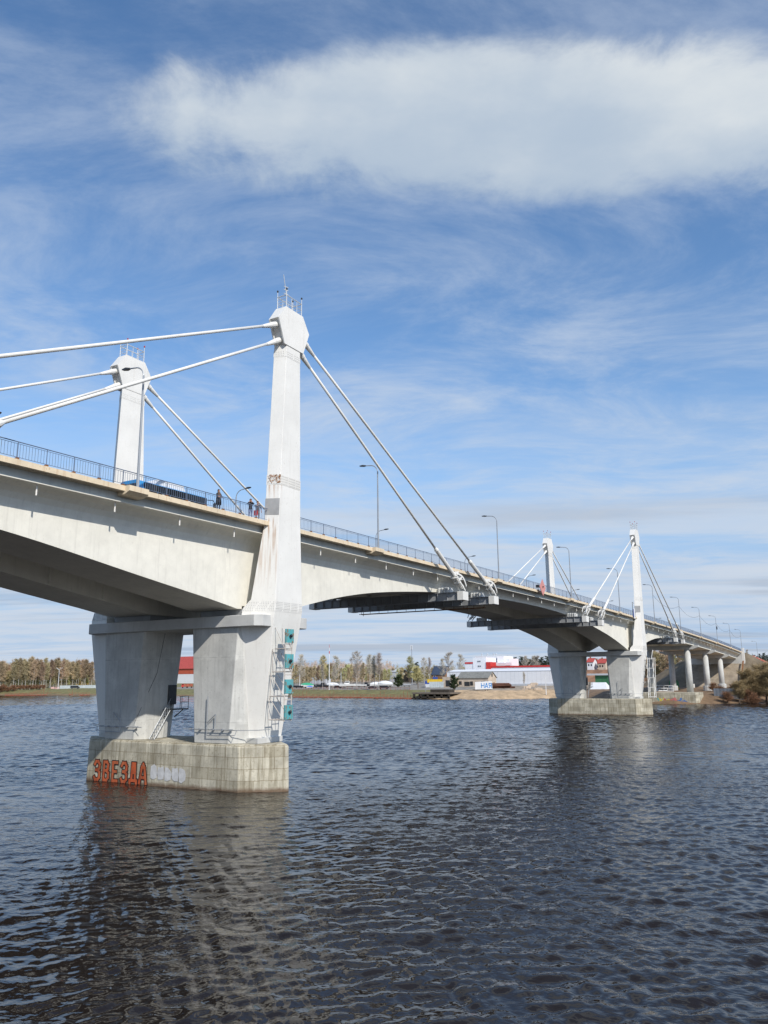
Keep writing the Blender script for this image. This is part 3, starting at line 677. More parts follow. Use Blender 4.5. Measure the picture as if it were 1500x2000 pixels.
def stay(x0, sg, xb, zb, hx, hz, dz, label):
    sx_ = 1 if xb > x0 else -1
    A = Vector((x0 + sx_ * (hx - .35), sg * 10.05, hz + .1 + dz)); B = Vector((xb, sg * 10.72, zb + .55)); d = (B - A); Ln = d.length; d.normalize()
    t = thing('stay_cable', label, 'bridge cable', tuple(B), 0, 'white stay cables of the bridge')
    def lp(s): return tuple(A + d * s - B)
    c_ = MB(); c_.tube([lp(1.6), lp(Ln * .25), lp(Ln * .5), lp(Ln - 7.3)], .125, 10); c_.build('cable', WHITE, t, smooth=True)
    s = MB(); s.tube([lp(Ln - 7.7), lp(Ln - 7.3), lp(Ln - 7.2), lp(Ln - 2.0)], [.13, .27, .24, .24], 12); s.build('sleeve', WHITE, t)
    k = MB(); k.tube([lp(Ln - 2.0), lp(Ln - .25)], [.16, .2], 10); k.tube([lp(Ln - .35), lp(Ln)], .24, 10)
    k.build('socket', WHITE, t)
    br = MB()       # curved cheek plates that hold the sleeve
    n2 = Vector((0, 1, 0)); u_ = d.cross(n2).normalized(); u_ = u_ if u_.z > 0 else -u_
    for off in (-.36, .36):
        P0 = Vector((0, 0, 0)) + n2 * off
        out = []
        for q in range(8):
            s_ = q / 7; bulge = .78 * math.sin(math.pi * (.12 + .76 * s_)) * (1 - .25 * s_) + .12
            out.append((P0 - d * (2.45 * s_) + d * .25 * (1 - s_) + u_ * 0, bulge))
        top = [p + Vector((sx_ * -0, 0, 0)) + u_ * b_ for p, b_ in out]; bot = [p + u_ * (-.42 + .25 * i / 7) for i, (p, b_) in enumerate(out)]
        inn = [p + u_ * (b_ - .22) for p, b_ in out]
        ring1 = [q - n2 * .03 for q in top] + [q - n2 * .03 for q in inn[::-1]]
        ring2 = [q + n2 * .03 for q in top] + [q + n2 * .03 for q in inn[::-1]]
        m8 = len(top)
        for i in range(m8 - 1):
            br.loft([[ring1[i], ring1[i + 1], ring1[2 * m8 - 2 - i], ring1[2 * m8 - 1 - i]], [ring2[i], ring2[i + 1], ring2[2 * m8 - 2 - i], ring2[2 * m8 - 1 - i]]])
        e1 = [bot[i] + u_ * .18 for i in range(m8)]
        for i in range(m8 - 1):
            q4 = [bot[i], bot[i + 1], e1[i + 1], e1[i]]
            br.loft([[tuple(v - n2 * .03) for v in q4], [tuple(v + n2 * .03) for v in q4]])
    for s_ in (2.3, 1.3):
        c0 = -d * s_; br.bar(c0 - n2 * .42 + u_ * .35, c0 + n2 * .42 + u_ * .35, .1, .5, upv=tuple(u_)); br.bar(c0 - n2 * .42 - u_ * .32, c0 + n2 * .42 - u_ * .32, .1, .12, upv=tuple(u_))
    br.build('bracket', WHITE, t)
    return t
for x0, dz, pn in ((0, 0, 'near'), (126, -.33, 'far')):
    for sg in (-1, 1):
        for sx_ in (-1, 1):
            for k, (off, hx, hz) in enumerate(((42.5, 2.06, 38.55), (33.2, 1.55, 37.3))):
                xb = x0 + sx_ * off
                bx = min(BEAMS, key=lambda q: abs(q[0] - xb)); 
                lab = f"{'upper' if k == 0 else 'lower'} {'midriver' if (sx_ > 0) == (x0 == 0) else 'bankward'} stay cable of the {pn} pier's {'front' if sg < 0 else 'back'} white pylon"
                stay(x0, sg, bx[0], bx[1], hx, hz, dz, lab)

# ------------------------------------------------------------------ railings
def railing(xa, xb, sg, label, fine=True):
    t = thing('guard_railing', label, 'railing', (xa, sg * 9.58, 0), 0, 'blue grey railings along the deck')
    xs = list(np.arange(xa, xb, 3.)) + [xb]
    tr = MB()
    for dz_, r_ in ((1.06, .034), (.95, .016), (.14, .018)): tr.tube([(x - xa, 0, deckz(x) + dz_) for x in xs], r_, 5)
    tr.build('handrail', RAILM, t)
    ps = list(np.arange(xa + .3, xb, 1.95)); pm = None
    st_ = MB()
    for i, x in enumerate(ps):
        if i < 98 and sg < 0:
            if pm is None:
                q = MB(); q.box(-.017, .017, -.017, .017, 0, 1.06); q.cur = 1; q.box(-.1, .1, -.08, .08, 0, .1); po = q.build('post', [RAILM, RUST], t); pm = po
            else:
                po = pm.copy(); col.objects.link(po); po.parent = t
            po.location = (x - xa, 0, deckz(x))
        else: st_.box(x - xa - .03, x - xa + .03, -.03, .03, deckz(x), deckz(x) + 1.06)
    if st_.v: tag(st_.build('post', RAILM, t), kind='stuff')
    ba = MB()
    for x in np.arange(xa + .1, xb, .2): z = deckz(x); ba.box(x - xa - .008, x - xa + .008, -.008, .008, z + .14, z + .95)
    ba.build('balusters', RAILM, t)
for sg, nm in ((-1, 'front'), (1, 'back')):
    railing(-70, -1.95, sg, f'blue grey railing on the {nm} edge of the deck, ending at the near pylon')
    railing(1.95, 124.05, sg, f'long blue grey railing on the {nm} deck edge between near and far pylons')
    railing(127.95, 297.5, sg, f'blue grey railing on the {nm} deck edge from far pylon to the bank')

# ------------------------------------------------------------------ street lamps
def lamp_proto(label, sg):
    t = thing('street_lamp', label, 'street lamp', (0, 0, 0), 0, 'street lamps along the bridge')
    p = MB(); p.tube([(0, 0, 0), (0, 0, .5), (0, 0, 1.0), (0, 0, 8.0)], [.11, .11, .09, .065], 8); p.build('pole', POLE, t)
    a = MB(); a.tube([(0, 0, 7.9)] + [(0, .9 - .9 * math.cos(q), 7.9 + .85 * math.sin(q)) for q in [math.pi / 2 * k / 6 for k in range(1, 7)]] + [(0, 1.5, 8.82)], .05, 6); ar = a.build('arm', POLE, t)
    h = MB(); h.loft([[(-.06, 1.4, 8.77), (.06, 1.4, 8.77), (.06, 1.4, 8.86), (-.06, 1.4, 8.86)], [(-.17, 1.75, 8.77), (.17, 1.75, 8.77), (.13, 1.75, 8.93), (-.13, 1.75, 8.93)], [(-.12, 2.15, 8.83), (.12, 2.15, 8.83), (.09, 2.15, 8.91), (-.09, 2.15, 8.91)]]); h.build('lantern', DARK, t)
    return t
pr_ = lamp_proto('x', -1); pl_ = None; proto = pr_; first = True
LX = [-16.1 + 31.35 * k for k in range(0, 11)]
FRONT = ['street lamp on the front kerb beside the blue bus', 'street lamp on the front kerb first past the near pylon', 'street lamp on the front kerb just past the near cables and anchor beams', 'street lamp on the front kerb between the diamond sign and the far pylons', 'street lamp on the front kerb just before the front far pylon',
         'street lamp on the front kerb first past the far pylon', 'street lamp on the front kerb by the last stay cable ends', 'street lamp on the front kerb above the first column bent', 'street lamp on the front kerb with a dark box on its pole', 'street lamp on the front kerb above the last column bent', 'street lamp at the white end post of the bridge']
for sg in (-1, 1):
    for i, x in enumerate(LX):
        lab = FRONT[i] if sg < 0 else FRONT[i].replace('front kerb', 'back kerb').replace('at the white end post of the bridge', 'on the back kerb at the end of the bridge').replace('front far pylon', 'far pylons').replace(' with a dark box on its pole', ' above the second column bent')
        xx = x + (1.0 if sg > 0 else 0)
        if xx > 296: xx = 296.9
        o = proto if first else copy_tree(proto, None, lab); o['label'] = lab; first = False
        o.location = (xx, sg * 9.92, deckz(xx)); o.rotation_euler.z = 0 if sg < 0 else math.pi
        if sg < 0 and i == 8:
            q = MB(); q.box(-.2, .2, -.3, -.08, 4.2, 5.2); q.build('control_box', DARK, o)
o = copy_tree(proto, None, 'street lamp standing on the embankment beyond the end of the bridge'); o.location = (356, -9.5, deckz(356) - .7)
o = copy_tree(proto, None, 'street lamp on the embankment, behind the end of the railing'); o.location = (332, 9.5, deckz(332) - .5)
wr = MB()
for a, b_ in ((5, 6), (6, 7), (7, 8), (8, 9), (9, 10)):
    A = Vector((LX[a], -9.9, deckz(LX[a]) + 6.3)); B = Vector((min(LX[b_], 296.9), -9.9, deckz(LX[b_]) + 6.3))
    wr.tube([tuple(A.lerp(B, q / 8) - Vector((0, 0, 1.6 * 4 * (q / 8) * (1 - q / 8)))) for q in range(9)], .03, 4)
tag(wr.build('overhead_wire', DARK), 'thin dark wire sagging between the farther street lamps on the front kerb', 'wire')

# ------------------------------------------------------------------ approach bents
def bent(x0, base, label, blk=False):
    g = f'column bents of the approach'
    zc_ = deckz(x0) - 2.62
    c_ = MB(); c_.loft([[(-.95, y, z) for y, z in ((-9.0, -.5), (-9.0, 0), (9.0, 0), (9.0, -.5), (7.2, -1.15), (-7.2, -1.15))], [(.95, y, z) for y, z in ((-9.0, -.5), (-9.0, 0), (9.0, 0), (9.0, -.5), (7.2, -1.15), (-7.2, -1.15))]])
    o = c_.build('cap_beam', CONC2, None, (x0, 0, zc_), bevel=.03); tag(o, f'long concrete cap beam on the {label} pair of columns under the deck', 'cap beam', 'cap beams of the approach')
    for sg in (-1, 1):
        zb = base if base else gz(x0, sg * 5.5) - .3
        t = thing('bridge_column', f"round white {'front' if sg < 0 else 'back'} column of the {label} pair under the approach", 'column', (x0, sg * 5.5, zb), 0, 'round columns of the approach')
        q = MB(); H = zc_ - 1.16 - zb; q.lathe([(.98, 0), (.94, H * .5), (.9, H)], n=20); q.build('shaft', CONC2, t, smooth=True)
        if not blk: q = MB(); q.lathe([(1.45, -.2), (1.45, 1.7), (1.35, 1.85)], n=12); q.build('foot', CONC2, t)
bent(203, 3.2, 'first', True); bent(235, None, 'second'); bent(267, None, 'third')
fb = MB(); fb.loft([[(x, y, z) for x, y in oct_(4.3, 8.9, .9)] for z in (-3, 3.2)]); o = fb.build('column_footing', BLOCK, None, (200.6, 0, 0), bevel=.05); tag(o, 'concrete block at the water edge under the first columns, with coloured graffiti', 'footing')
gm = []
for nm, cc in (('teal', (.1, .42, .42)), ('yellow', (.6, .5, .08)), ('pink', (.55, .16, .15)), ('blue', (.1, .2, .45))):
    gm.append(mat('graffiti_' + nm, cc, .9, .2, 1.5, spots=.9, spot_col=(.5, .48, .42)))
gr = MB(); rr = random.Random(2)
for i in range(34):
    y = 2.6 - i * .24 + rr.uniform(-.1, .1); z = rr.uniform(.5, 1.5); gr.cur = min(3, int(i / 9 + rr.uniform(0, 1.4))) % 4; s_ = rr.uniform(.22, .5)
    pts = [(y + s_ * rr.uniform(.5, 1.2) * math.cos(a), z + s_ * rr.uniform(.5, 1.3) * math.sin(a)) for a in [k * math.pi / 3 for k in range(6)]]
    gr.add([(-4.31 - .002 * i, a, b_) for a, b_ in pts], [tuple(range(6))])
gr.build('graffiti', gm, o)

# ------------------------------------------------------------------ signs on the structure
def gauge(x0, sg, label, bare=False):
    t = thing('clearance_gauge', label, 'navigation gauge', (x0 - 1.05 if sg < 0 else x0 + .45, sg * 11.3, 5.2), 0, 'river clearance gauges on the piers')
    f = MB()
    for x in (-.45, .45): f.tube([(x, 0, 0), (x, 0, 7.0)], .045, 6)
    for k in range(15): f.tube([(-.45, 0, .2 + .48 * k), (.45, 0, .2 + .48 * k)], .03, 5)
    f.build('ladder', RUSTW, t)
    b = MB()
    for zz, yin in ((.1, 1.5), (1.9, 1.4), (3.8, 1.25), (5.6, 1.0)):
        for x in (-.45, .45): b.tube([(x, 0, zz), (x, -sg * yin, zz)], .045, 6); b.tube([(x, 0, zz - .1), (x, -sg * yin, zz + 1.7)], .03, 5)
        b.tube([(-.45, -sg * yin, zz), (.45, -sg * yin, zz)], .045, 6)
        b.tube([(-.45, -sg * yin, zz), (-.45, -sg * yin, min(zz + 1.8, 5.6))], .03, 5)
    b.build('bracket', RUSTW, t)
    for k in range(4):
        z = .15 + 1.97 * k; p = MB(); p.box(-.5, .5, -.06 if sg > 0 else -.06, .06, z, z + 1.08)
        p.cur = 1; p.lathe([(.13, -.0), (.13, .01)], (0, 0, 0), 6) if False else None
        pn_ = p.build('panel', LSTEEL if bare else TEAL, t); pn_.location.y = sg * .08
        l_ = MB(); l_.tube([(0, sg * .12, z + .5), (-.02, sg * .24, z + .6)], [.14, .11], 8); l_.build('signal_lamp', DARK, pn_); 
    return t
gauge(0, -1, 'teal rusty panels of the clearance gauge on a ladder beside the near pylon foot')
gauge(0, 1, 'clearance gauge on the back side of the near pier, mostly hidden by the pylon', False)
tw = thing('gauge_frame', 'white lattice gauge frame standing off the far pylon foot', 'navigation gauge', (126, -11.4, 3.6), 0)
q = MB()
for x in (-.1, 1.6):
    for y in (-.3, .9): q.tube([(x, y, 0), (x, y - .35, 8.5)], .07, 5)
for k in range(5):
    z = .2 + 2 * k
    for y in (-.3, .9): q.tube([(-.1, y, z), (1.6, y, z)], .06, 5); q.tube([(-.1, y, z), (1.6, y, z + 1.9)], .05, 5)
    for x in (-.1, 1.6): q.tube([(x, -.3, z), (x, .9, z)], .06, 5)
q.build('lattice', WHITE, tw)
ds = thing('diamond_sign', 'pink diamond navigation sign hung on the railing above mid-river', 'sign', (62.9, -10.2, 21.55))
q = MB(); q.loft([[(-1.3, y, 0), (0, y, -1.28), (1.3, y, 0), (0, y, 1.28)] for y in (-.06, .0)]); q.build('board', PINK, ds)
q = MB(); q.lathe([(.12, -.1), (.12, .1)], n=8); l_ = q.build('signal_lamp', DARK, ds, (0, -.1, .1)); 
q = MB(); q.box(-1.5, -1.1, .05, .5, -.1, .3); q.bar((-1.0, .02, .1), (-1.0, .6, .1), .08); q.bar((.4, .02, .1), (.4, .6, .1), .08); q.build('mount', DARK, ds)
wb = thing('white_sign_board', 'small white and blue sign board on the railing just before the distant front pylon', 'sign', (121.2, -9.85, deckz(121)))
q = MB(); q.loft([[(-.55, -.12, -.6), (.45, -.12, -.6), (.35, -.12, 1.6), (-.65, -.12, 1.6)], [(-.55, -.04, -.6), (.45, -.04, -.6), (.35, -.04, 1.6), (-.65, -.04, 1.6)]]); q.build('board', TARPW, wb)
q = MB(); q.box(-.85, -.6, -.1, .0, -.3, 1.4); q.build('blue_panel', DBLUE, wb); q = MB(); q.tube([(-.75, .05, 0), (-.75, .05, 2.9), (.6, .05, 2.7)], .05, 5); q.build('post', DARK, wb)

# ------------------------------------------------------------------ bus
bus = thing('city_bus', 'blue city bus with dark windows and a white roof box crossing the bridge', 'bus', (-9.75, -2.95, deckz(-6) - .1))
BL, BW, BH = 7.9, 2.4, 3.02
def brounded(x, inset, h0=.35):
    return [(x, 0 + inset, h0), (x, BW - inset, h0), (x, BW - inset * .8, 2.2), (x, BW - .12 - inset, BH - .12), (x, BW - .4, BH), (x, .4, BH), (x, .12 + inset, BH - .12), (x, inset * .8, 2.2)]
q = MB(); q.loft([brounded(0, .12, .45), brounded(.12, .02), brounded(.4, 0), brounded(BL - .8, 0), brounded(BL - .25, .05), brounded(BL, .2, .45)]); q.build('body', BLUE, bus, bevel=.03)
for k in range(5):
    q = MB(); x0 = .55 + 1.42 * k; q.box(x0, x0 + 1.38, -.012, .06, 1.05, 2.84); wn = q.build('window', GLASS, bus)
    if k in (1, 3): p = MB(); p.box(x0 + .5, x0 + .85, -.02, -.013, 1.6, 2.2); p.build('sticker', TARPW, wn)
q = MB(); q.box(.55, 7.6, -.014, -.001, .5, 1.03); q.build('side_panel', mat('bus_grey_panel', (.14, .15, .17), .4), bus)
q = MB(); q.box(-.02, .06, .3, BW - .3, 1.35, 2.72); q.build('rear_window', GLASS, bus); q = MB(); q.box(-.025, .03, .4, BW - .4, .75, 1.3); q.build('rear_panel', mat('bus_light_panel', (.35, .38, .42), .5), bus)
for y in (.22, BW - .22): q = MB(); q.box(-.03, .03, y - .08, y + .08, .8, 1.25); q.build('tail_light', REDW, bus)
q = MB(); q.loft([[(x, y, z) for x, y in ((a, .5), (b_, .5), (b_, 1.9), (a, 1.9))] for a, b_, z in ((2.2, 5.6, BH), (2.5, 5.3, BH + .55))]); q.build('roof_box', TARPW, bus, bevel=.06)
for y in (-.02, BW + .02):
    q = MB(); s_ = -1 if y < 1 else 1; q.tube([(BL - .2, y, 2.7), (BL + .35, y + s_ * .15, 2.75), (BL + .5, y + s_ * .2, 2.5)], .04, 6); q.box(BL + .4, BL + .6, y + s_ * .2 - .1, y + s_ * .2 + .1, 1.9, 2.5); q.build('mirror', DARK, bus)
for x in (1.9, 6.3):
    for y in (.0, BW - .26):
        q = MB(); n = 18; q.loft([[(x + r * math.cos(a), yy, .48 + r * math.sin(a)) for a in [2 * math.pi * k / n for k in range(n)]] for yy, r in ((y - .01, .4), (y, .46), (y + .25, .46))]); wl = q.build('wheel', TYRE, bus)
        q = MB(); q.loft([[(x + .25 * math.cos(a), yy, .48 + .25 * math.sin(a)) for a in [2 * math.pi * k / n for k in range(n)]] for yy in (y - .03, y + .05)]); q.build('rim', POLE, wl)
q = MB(); q.box(BL - .05, BL + .03, .3, BW - .3, 1.2, 2.6); q.build('windscreen', GLASS, bus)

# ------------------------------------------------------------------ people
def skin_body(name, pts, edges, mats, region, parent):
    me = bpy.data.meshes.new(name); me.from_pydata([p[:3] for p in pts], edges, [])
    o = bpy.data.objects.new(name + '_cage', me); col.objects.link(o)
    o.modifiers.new('s', 'SKIN'); o.modifiers.new('u', 'SUBSURF').levels = 1
    for i, p in enumerate(pts):
        sv = me.skin_vertices[0].data[i]; r_ = p[3]; sv.radius = (r_, r_) if not isinstance(r_, tuple) else r_; sv.use_root = (i == 0)
    dg = bpy.context.evaluated_depsgraph_get(); m2 = bpy.data.meshes.new_from_object(o.evaluated_get(dg)); bpy.data.objects.remove(o)
    for m in mats: m2.materials.append(m)
    for p in m2.polygons: p.material_index = region(p.center); p.use_smooth = True
    ob = bpy.data.objects.new(name, m2); col.objects.link(ob); ob.parent = parent; return ob
def person(loc, rz, label, h, coat, trou, arms, long_hair, coat_low, bag=None):
    t = thing('person', label, 'person', loc, rz); s = h / 1.75
    P = [(0, 0, .95, .15)]; E = []
    def add(p, par, r): P.append((*p, r)); E.append((par, len(P) - 1)); return len(P) - 1
    w1 = add((0, 0, 1.12, ), 0, .14); c1 = add((0, 0, 1.32), w1, .165); n0 = add((0, 0, 1.47), c1, .07); n1 = add((.01, 0, 1.53), n0, .055)
    h1 = add((.025, 0, 1.62), n1, .085); h2 = add((.02, 0, 1.70), h1, .08); add((.125, 0, 1.63), h1, .014)
    for sy in (-1, 1):
        hp = add((0, sy * .1, .86), 0, .1); kn = add((.03, sy * .11, .48), hp, .066); an = add((-.01, sy * .11, .1), kn, .045); add((.12, sy * .12, .04), an, .04)
        sh = add((0, sy * .19, 1.4), c1, .075); el = add(arms[0] if sy < 0 else arms[2], sh, .05); wr_ = add(arms[1] if sy < 0 else arms[3], el, .032)
        A = Vector(P[wr_][:3]); d = (A - Vector(P[el][:3])).normalized(); pm = add(tuple(A + d * .06), wr_, .032)
        px = d.cross(Vector((0, 0, 1))).normalized() if abs(d.z) < .9 else Vector((0, 1, 0))
        for k, ln in enumerate((.085, .095, .09, .07)):
            b0 = A + d * .1 + px * (k - 1.5) * .02; f1 = add(tuple(b0), pm, .0095); f2 = add(tuple(b0 + d * ln * .5), f1, .009); add(tuple(b0 + d * ln * .8 + Vector((.02, 0, -.01))), f2, .007)
        th = add(tuple(A + d * .045 + px * .05), pm, .011); add(tuple(A + d * .09 + px * .065), th, .009)
    P = [(a * s, b_ * s, c_ * s, r_ * s) for a, b_, c_, r_ in P]
    hands = [Vector(arms[1]) * s, Vector(arms[3]) * s]
    def reg(c_):
        if c_.z > 1.5 * s and abs(c_.y) < .12 * s and (c_ - Vector((.02, 0, 1.65)) * s).length < .16 * s: return 2
        if any((c_ - hh).length < .13 * s and (c_ - hh).length > -.01 for hh in hands) and (Vector((0, 0, 1.2 * s)) - c_).length > .2: return 2
        if c_.z < .07 * s: return 3
        return 0 if c_.z > coat_low * s else 1
    b = skin_body('body', P, E, [coat, trou, SKIN, TYRE], reg, t)
    q = MB()
    rings = []
    for z, r_ in ((1.60, .088), (1.66, .103), (1.72, .1), (1.77, .075), (1.80, .03)):
        rings.append([(( -.01 + r_ * math.cos(a) * (1.0 if math.cos(a) < .3 else .82)) * s, r_ * math.sin(a) * s, z * s + (.045 * s if math.cos(a) > .3 and z < 1.7 else 0)) for a in [2 * math.pi * k / 14 for k in range(14)]])
    if long_hair: rings = [[((-.05 + .07 * math.cos(a)) * s, .095 * math.sin(a) * s, 1.42 * s) for a in [2 * math.pi * k / 14 for k in range(14)]]] + rings
    q.loft(rings); q.build('hair', HAIR, t, smooth=True)
    if coat_low < .8:
        q = MB(); q.loft([[(r_ * .72 * math.cos(a) * s, r_ * math.sin(a) * s, z * s) for a in [2 * math.pi * k / 14 for k in range(14)]] for z, r_ in ((coat_low, .27), (.9, .23), (1.1, .2))]); q.build('coat_skirt', coat, t, smooth=True)
    for sy in (-.032, .032): q = MB(); q.lathe([(.004, -.008), (.012, 0), (.004, .008)], ((.098) * s, sy * s, 1.65 * s), 6); q.build('eye', DARK, t)
    return t
zd = deckz(-5)
cd = math.atan2(CAM.y + 9, CAM.x + 5)
person((-7.2, -9.0, zd), cd + .7, 'person in a long dark coat and brown scarf at the railing past the bus', 1.72, COAT, COAT, [(.12, -.27, 1.15), (.3, -.12, 1.12), (.1, .27, 1.15), (.3, .1, 1.1)], True, .55)
q = MB(); q.loft([[(r_ * math.cos(a) + .05, r_ * math.sin(a), z) for a in [2 * math.pi * k / 10 for k in range(10)]] for z, r_ in ((1.05, .14), (1.2, .175), (1.42, .13), (1.5, .09))]); q.build('brown_scarf', BROWNC, bpy.data.objects['person'])
person((-3.4, -9.0, zd), cd, 'person in dark jacket and blue jeans at the railing, both hands raised to the face', 1.68, COAT, JEANS, [(.15, -.3, 1.3), (.2, -.06, 1.55), (.15, .3, 1.3), (.2, .06, 1.55)], True, .82)
pb = person((-2.45, -8.95, zd), cd + .3, 'person in grey trousers holding a red bag, next to the pylon at the railing', 1.68, mat('grey_jacket', (.09, .085, .095), .9, .2, 4.), TROU, [(.15, -.28, 1.2), (.25, -.08, 1.38), (.05, .3, 1.15), (.05, .33, .92)], False, .85)
bg_ = MB(); bg_.loft([[(-.07, -.14, 0), (.07, -.14, 0), (.07, .14, 0), (-.07, .14, 0)], [(-.05, -.17, .42), (.05, -.17, .42), (.05, .17, .42), (-.05, .17, .42)]])
bt = thing('shopping_bag', 'red shopping bag held by the person next to the pylon', 'bag', (-2.95, -9.2, zd + .38)); bg_.build('bag_body', BAG, bt)
q = MB(); q.tube([(0, -.1, .42), (0, -.08, .58), (0, .08, .58), (0, .1, .42)], .012, 5); q.build('handle', BAG, bt)

# ------------------------------------------------------------------ far bank
def site(u, D):
    d = ray(u, 1320); k = D / math.hypot(d.x, d.y); p = CAM + d * k; return Vector((p.x, p.y, gz(p.x, p.y)))
def zat(u, v, D):
    d = ray(u, v); return CAM.z + d.z / math.hypot(d.x, d.y) * D
def faceang(u): d = ray(u, 1320); return math.atan2(d.y, d.x)

# ---- trees
def twig(mb, p, d, L_, w_, rg):
    a = d.cross(Vector((rg.uniform(-1, 1), rg.uniform(-1, 1), rg.uniform(-1, 1)))).normalized() * w_ / 2
    e = p + d * L_; mb.add([p - a, p + a, e], [(0, 1, 2)])
def rv(rg, zl=-1, zh=1):
    while True:
        v = Vector((rg.uniform(-1, 1), rg.uniform(-1, 1), rg.uniform(zl, zh)))
        if .05 < v.length < 1: return v.normalized()
def tree_proto(name, seed, H, t0, spread, nl, nt_, mt, mc, rise=.9, tw=.085, droop=-.15, bush=False, tl=1.3, tr=.15):
    rg = random.Random(seed); t = thing(name, 'tree', 'tree')
    tk = MB(); cr = MB(); path = []; x = y = 0
    n = 9
    for k in range(n):
        path.append(Vector((x, y, H * .97 * k / (n - 1)))); x += rg.uniform(-.02, .02) * H * .5; y += rg.uniform(-.02, .02) * H * .5
    def tp(f): q = f * (n - 1); i = min(int(q), n - 2); return path[i].lerp(path[i + 1], q - i)
    tk.tube(path, [tr * (1 - .93 * k / (n - 1)) for k in range(n)], 7)
    for i in range(nl):
        f = t0 + (1 - t0) * (i + rg.random()) / nl * .97; p = tp(f); az = rg.uniform(0, 2 * math.pi)
        prof = math.sin(math.pi * min(1, .22 + .78 * (f - t0) / (1 - t0))) ** .8 if not bush else (1 - .5 * f)
        Lb = spread * prof * rg.uniform(.6, 1.2)
        d = Vector((math.cos(az), math.sin(az), rise * rg.uniform(.5, 1.3))).normalized()
        bp = [p]; 
        for k in range(4): bp.append(bp[-1] + d * Lb / 4); d = (d + Vector((rg.uniform(-.2, .2), rg.uniform(-.2, .2), rg.uniform(-.1, .15)))).normalized()
        tk.tube(bp, [tr * .38 * (1 - f * .6) * (1 - .8 * k / 4) for k in range(5)], 4)
        for k in range(nt_):
            s_ = rg.random() ** .7 * 4; j = min(int(s_), 3); q = bp[j].lerp(bp[j + 1], s_ - j)
            td = (rv(rg, -.3, 1) + d * .7 + Vector((0, 0, droop))).normalized(); ll = tl * rg.uniform(.4, 1.15)
            twig(cr, q, td, ll, tw * 1.5 * rg.uniform(.6, 1.4), rg)
            e = q + td * ll * rg.uniform(.3, .9)
            twig(cr, e, (td + rv(rg) * .9 + Vector((0, 0, droop))).normalized(), ll * .8, tw * 1.4, rg)
            twig(cr, e, (td + rv(rg) * .9 + Vector((0, 0, droop))).normalized(), ll * .6, tw * 1.4, rg)
    tk.build('trunk', mt, t); cr.build('crown', mc, t); t['H'] = H
    return t
def pine_proto(seed, H):
    rg = random.Random(seed); t = thing('pine_tree', 'tree', 'tree'); tk = MB(); cr = MB()
    tk.tube([(0, 0, 0), (.1, 0, H * .5), (0, .1, H)], [.25, .17, .03], 6)
    for i in range(46):
        f = .3 + .7 * i / 46; az = rg.uniform(0, 6.28); Lb = (1.02 - f) * H * .26 * rg.uniform(.6, 1.25) + .5
        p = Vector((0, 0, f * H)); d = Vector((math.cos(az), math.sin(az), rg.uniform(-.1, .35))).normalized()
        tk.tube([p, p + d * Lb], [.05, .02], 4)
        for k in range(26):
            q = p + d * Lb * rg.random() ** .6 + rv(rg) * .3
            twig(cr, q, (rv(rg) + d * .5).normalized(), rg.uniform(.5, 1.0), .22, rg)
    tk.build('trunk', BARK, t); cr.build('crown', NEEDLE, t); t['H'] = H; return t
PROT = {
 'birch': [tree_proto('birch_tree', 11 + i, 20, .30, 2.9, 30, 90, BIRCHT, TWIGB, rise=2.0, tw=.042) for i in range(3)],
 'bud': [tree_proto('budding_tree', 21 + i, 18, .2, 4.2, 26, 90, BARK, TWIGY, rise=1.0, tw=.05) for i in range(2)],
 'grey': [tree_proto('bare_tree', 31 + i, 20, .26, 5.2, 28, 80, BIRCHT, TWIGG, rise=1.1, tw=.036) for i in range(2)],
 'brown': [tree_proto('bare_tree', 36 + i, 18, .22, 3.6, 28, 95, BARK, TWIGB, rise=1.6, tw=.045) for i in range(2)],
 'thin': [tree_proto('birch_tree', 41, 18, .40, 1.9, 24, 60, BIRCHT, TWIGG, rise=1.7, tw=.035, tr=.15)],
 'willow': [tree_proto('willow_tree', 51 + i, 11, .22, 5.4, 34, 190, BARK, TWIGW, rise=.8, tw=.034, droop=-.1, tr=.3, tl=1.5, bush=True) for i in range(2)],
 'olive': [tree_proto('round_tree', 56, 11, .3, 4.4, 28, 150, BARK, TWIGY, rise=.7, tw=.05, tr=.25, bush=True)],
 'bush': [tree_proto('dark_bush', 61, 6, .05, 3.2, 26, 50, BARK, LEAFD, rise=.7, tw=.17, tr=.12, bush=True, tl=.9)],
 'scrub': [tree_proto('scrub_bush', 66 + i, 5, .05, 2.6, 20, 60, BARK, SCRUB, rise=1., tw=.04, tr=.08, bush=True) for i in range(2)],
 'pine': [pine_proto(71 + i, 18) for i in range(2)],
}
used = set(); TR = random.Random(12)
def plant(kind, u, D, vtop, label, group=None, wid=1., cat=None):
    pr = TR.choice(PROT[kind]); p = site(u, D); h = max(2.5, zat(u, vtop, D) - p.z)
    o = pr if pr.name not in used else copy_tree(pr); used.add(pr.name)
    k = h / pr['H']; o.location = p - Vector((0, 0, .1)); o.scale = (k * wid, k * wid, k); o.rotation_euler.z = TR.uniform(0, 6.28)
    tag(o, label, cat or ('bush' if 'bush' in kind or kind == 'scrub' else 'tree'), group)
    for q in ('group',):
        if not group and q in o: del o[q]
    return o
